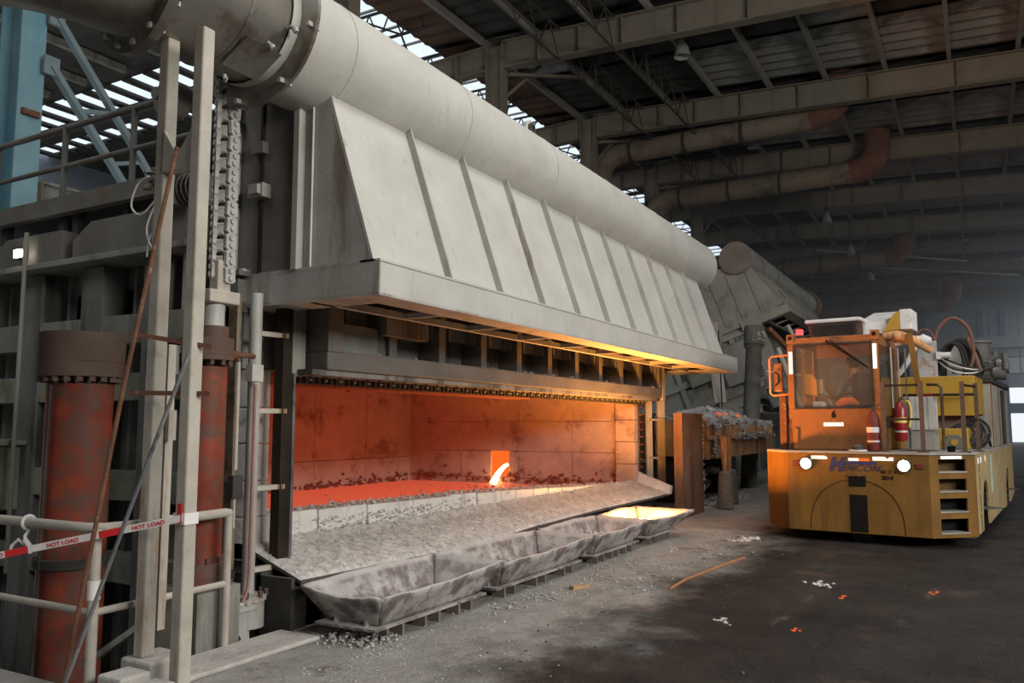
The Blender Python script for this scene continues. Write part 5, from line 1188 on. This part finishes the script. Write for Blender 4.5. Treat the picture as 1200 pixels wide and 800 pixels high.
for k in range(4): B().ob(.8, 1.2, -.9+k*.08, -.825+k*.08, 1.58, 2.06).build('plank', woodg, cr, bevel=.004)
B().ob(.82, 1.25, -.9, -.58, 1.29, 1.58).build('base_block', greybox, cr, bevel=.01); B().ob(.85, 1.25, -.58, -.5, 1.32, 2.06).build('side_board', greybox, cr)
hd = on_truck('lamp_base', 'small dark dome on a pale disc at the deck edge', 'lamp')
B().tube((.1, .0, 1.285), (.1, .0, 1.305), .13, 20).build('disc', whitep, hd); B().path([(.1, 0, 1.305), (.1, 0, 1.35), (.1, 0, 1.38)], [.08, .07, .03], 16).build('dome', darkm, hd)
cc = on_truck('cable_coil', 'black cable coil hanging on the deck beside the grey engine box', 'cable')
for k in range(5):
    r = .24-.025*k; y0_ = -1.2+.02*k
    B().path([(2.6-.1*k+.1*sin(a), y0_+r*cos(a), 1.52+r*sin(a)) for a in [2*pi*j/28 for j in range(29)]], .022, 8, cap=False).build('cable_turn', blackr if k % 2 == 0 else darkm, cc)
B().path(smooth([(2.6, -1.1, 1.75), (2.6, -1.3, 1.7), (2.7, -1.4, 1.45), (3.1, -1.4, 1.32)]), .022, 8).build('cable_end', blackr, cc)
B().tube((.62, -1.12, 1.28), (.62, -1.12, 1.36), .05, 12).build('deck_cap', blackp, tk)

# ---- driver seated in the cab, head turned to his left
dr = on_truck('person', 'driver with short black hair and pale shirt, seated in the cab looking sideways', 'person')
def skinmesh(name, nodes, edges, mat, parent, root=0, sub=2):
    me = bpy.data.meshes.new(name); bm = bmesh.new(); sk_ = bm.verts.layers.skin.verify(); vs = []
    for i, (p, r) in enumerate(nodes):
        v = bm.verts.new(p); v[sk_].radius = (r, r) if not isinstance(r, tuple) else r; v[sk_].use_root = (i == root); vs.append(v)
    for a, c in edges: bm.edges.new((vs[a], vs[c]))
    bm.to_mesh(me); bm.free(); me.materials.append(mat)
    o = bpy.data.objects.new(name, me); COL.objects.link(o); o.parent = parent; OFF[o.name] = OFF[parent.name]
    m1 = o.modifiers.new('skin', 'SKIN'); m1.use_smooth_shade = True; m2 = o.modifiers.new('subdivision', 'SUBSURF'); m2.levels = m2.render_levels = sub
    return o
O_ = Vector((1.05, .2, 1.88)); Fd = Vector((.55, .83, 0)).normalized(); Sd = Vector((Fd.y, -Fd.x, 0))
def W(f, s, z): return tuple(O_+Fd*f+Sd*s+Vector((0, 0, z)))
nodes = [(W(0, 0, 0), .12), (W(0, 0, .2), .12), (W(.02, 0, .38), .135), (W(.03, 0, .5), .07), (W(.04, 0, .57), .055), (W(.06, 0, .66), .08), (W(.05, 0, .75), .088), (W(.04, 0, .81), .06)]
edges = [(i, i+1) for i in range(7)]
for s in (-1, 1):
    n = len(nodes); nodes += [(W(.02, .17*s, .46), .058), (W(.1, .23*s, .25), .046), (W(.3, .16*s, .2), .038), (W(.37, .14*s, .21), .032), (W(.42, .14*s, .22), .034)]
    edges += [(2, n), (n, n+1), (n+1, n+2), (n+2, n+3), (n+3, n+4)]
    for k in range(4):
        m = len(nodes); nodes += [(W(.47, (.115+.018*k)*s, .215), .0095), (W(.5, (.115+.018*k)*s, .195-.004*k), .0085), (W(.495, (.115+.018*k)*s, .175), .008)]; edges += [(n+4, m), (m, m+1), (m+1, m+2)]
    m = len(nodes); nodes += [(W(.42, .09*s, .225), .011), (W(.45, .075*s, .22), .009)]; edges += [(n+3, m), (m, m+1)]
    m = len(nodes); nodes += [(W(.12, .1*s, -.02), .088), (W(.42, .12*s, .0), .068), (W(.45, .12*s, -.4), .048), (W(.55, .13*s, -.47), .036)]; edges += [(0, m), (m, m+1), (m+1, m+2), (m+2, m+3)]
bd = skinmesh('body', nodes, edges, skin, dr)
nodes = [(W(0, 0, -.02), .14), (W(0, 0, .2), .14), (W(.02, 0, .38), .15), (W(.03, 0, .49), .08)]; edges = [(0, 1), (1, 2), (2, 3)]
for s in (-1, 1):
    n = len(nodes); nodes += [(W(.02, .17*s, .46), .07), (W(.1, .23*s, .25), .058), (W(.18, .2*s, .23), .054)]; edges += [(2, n), (n, n+1), (n+1, n+2)]
skinmesh('shirt', nodes, edges, shirt, dr)
nodes = [(W(0, 0, -.03), .145)]; edges = []
for s in (-1, 1):
    n = len(nodes); nodes += [(W(.12, .1*s, -.03), .1), (W(.42, .12*s, -.005), .08), (W(.45, .12*s, -.36), .06)]; edges += [(0, n), (n, n+1), (n+1, n+2)]
skinmesh('trousers', nodes, edges, trous, dr)
b = B(); hc = Vector(W(.03, 0, .735))
def hairfn(u_, v_):
    a = 2*pi*u_; e_ = pi/2*(1-v_*1.5); r = .103
    d_ = Fd*cos(a)*cos(e_)+Sd*sin(a)*cos(e_)+Vector((0, 0, sin(e_)))
    k = 1.0 if not (d_.dot(Fd) > .45 and d_.z < .35) else .78
    return hc+Vector((d_.x*r*k, d_.y*r*k, d_.z*r*1.12*k))
b.grid(hairfn, 24, 10, True).build('hair', hairm, dr)
b = B()
b.path([W(.125, 0, .71), W(.152, 0, .675), W(.13, 0, .662)], [.01, .017, .012], 8); b.build('nose', skin, dr)
for s in (-1, 1):
    B().path([W(.045, .083*s, .71), W(.04, .096*s, .7), W(.045, .09*s, .66)], [.018, .022, .012], 8).build('ear', skin, dr)
    B().path([W(.118, .035*s, .705), W(.128, .035*s, .705)], [.013, .008], 8).build('eye', blackp, dr)
B().bar(W(.132, -.025, .632), W(.132, .025, .632), .008, .008).build('mouth', M('lip', (.3, .12, .1), .6, 0, .05, 5, bump=0), dr)
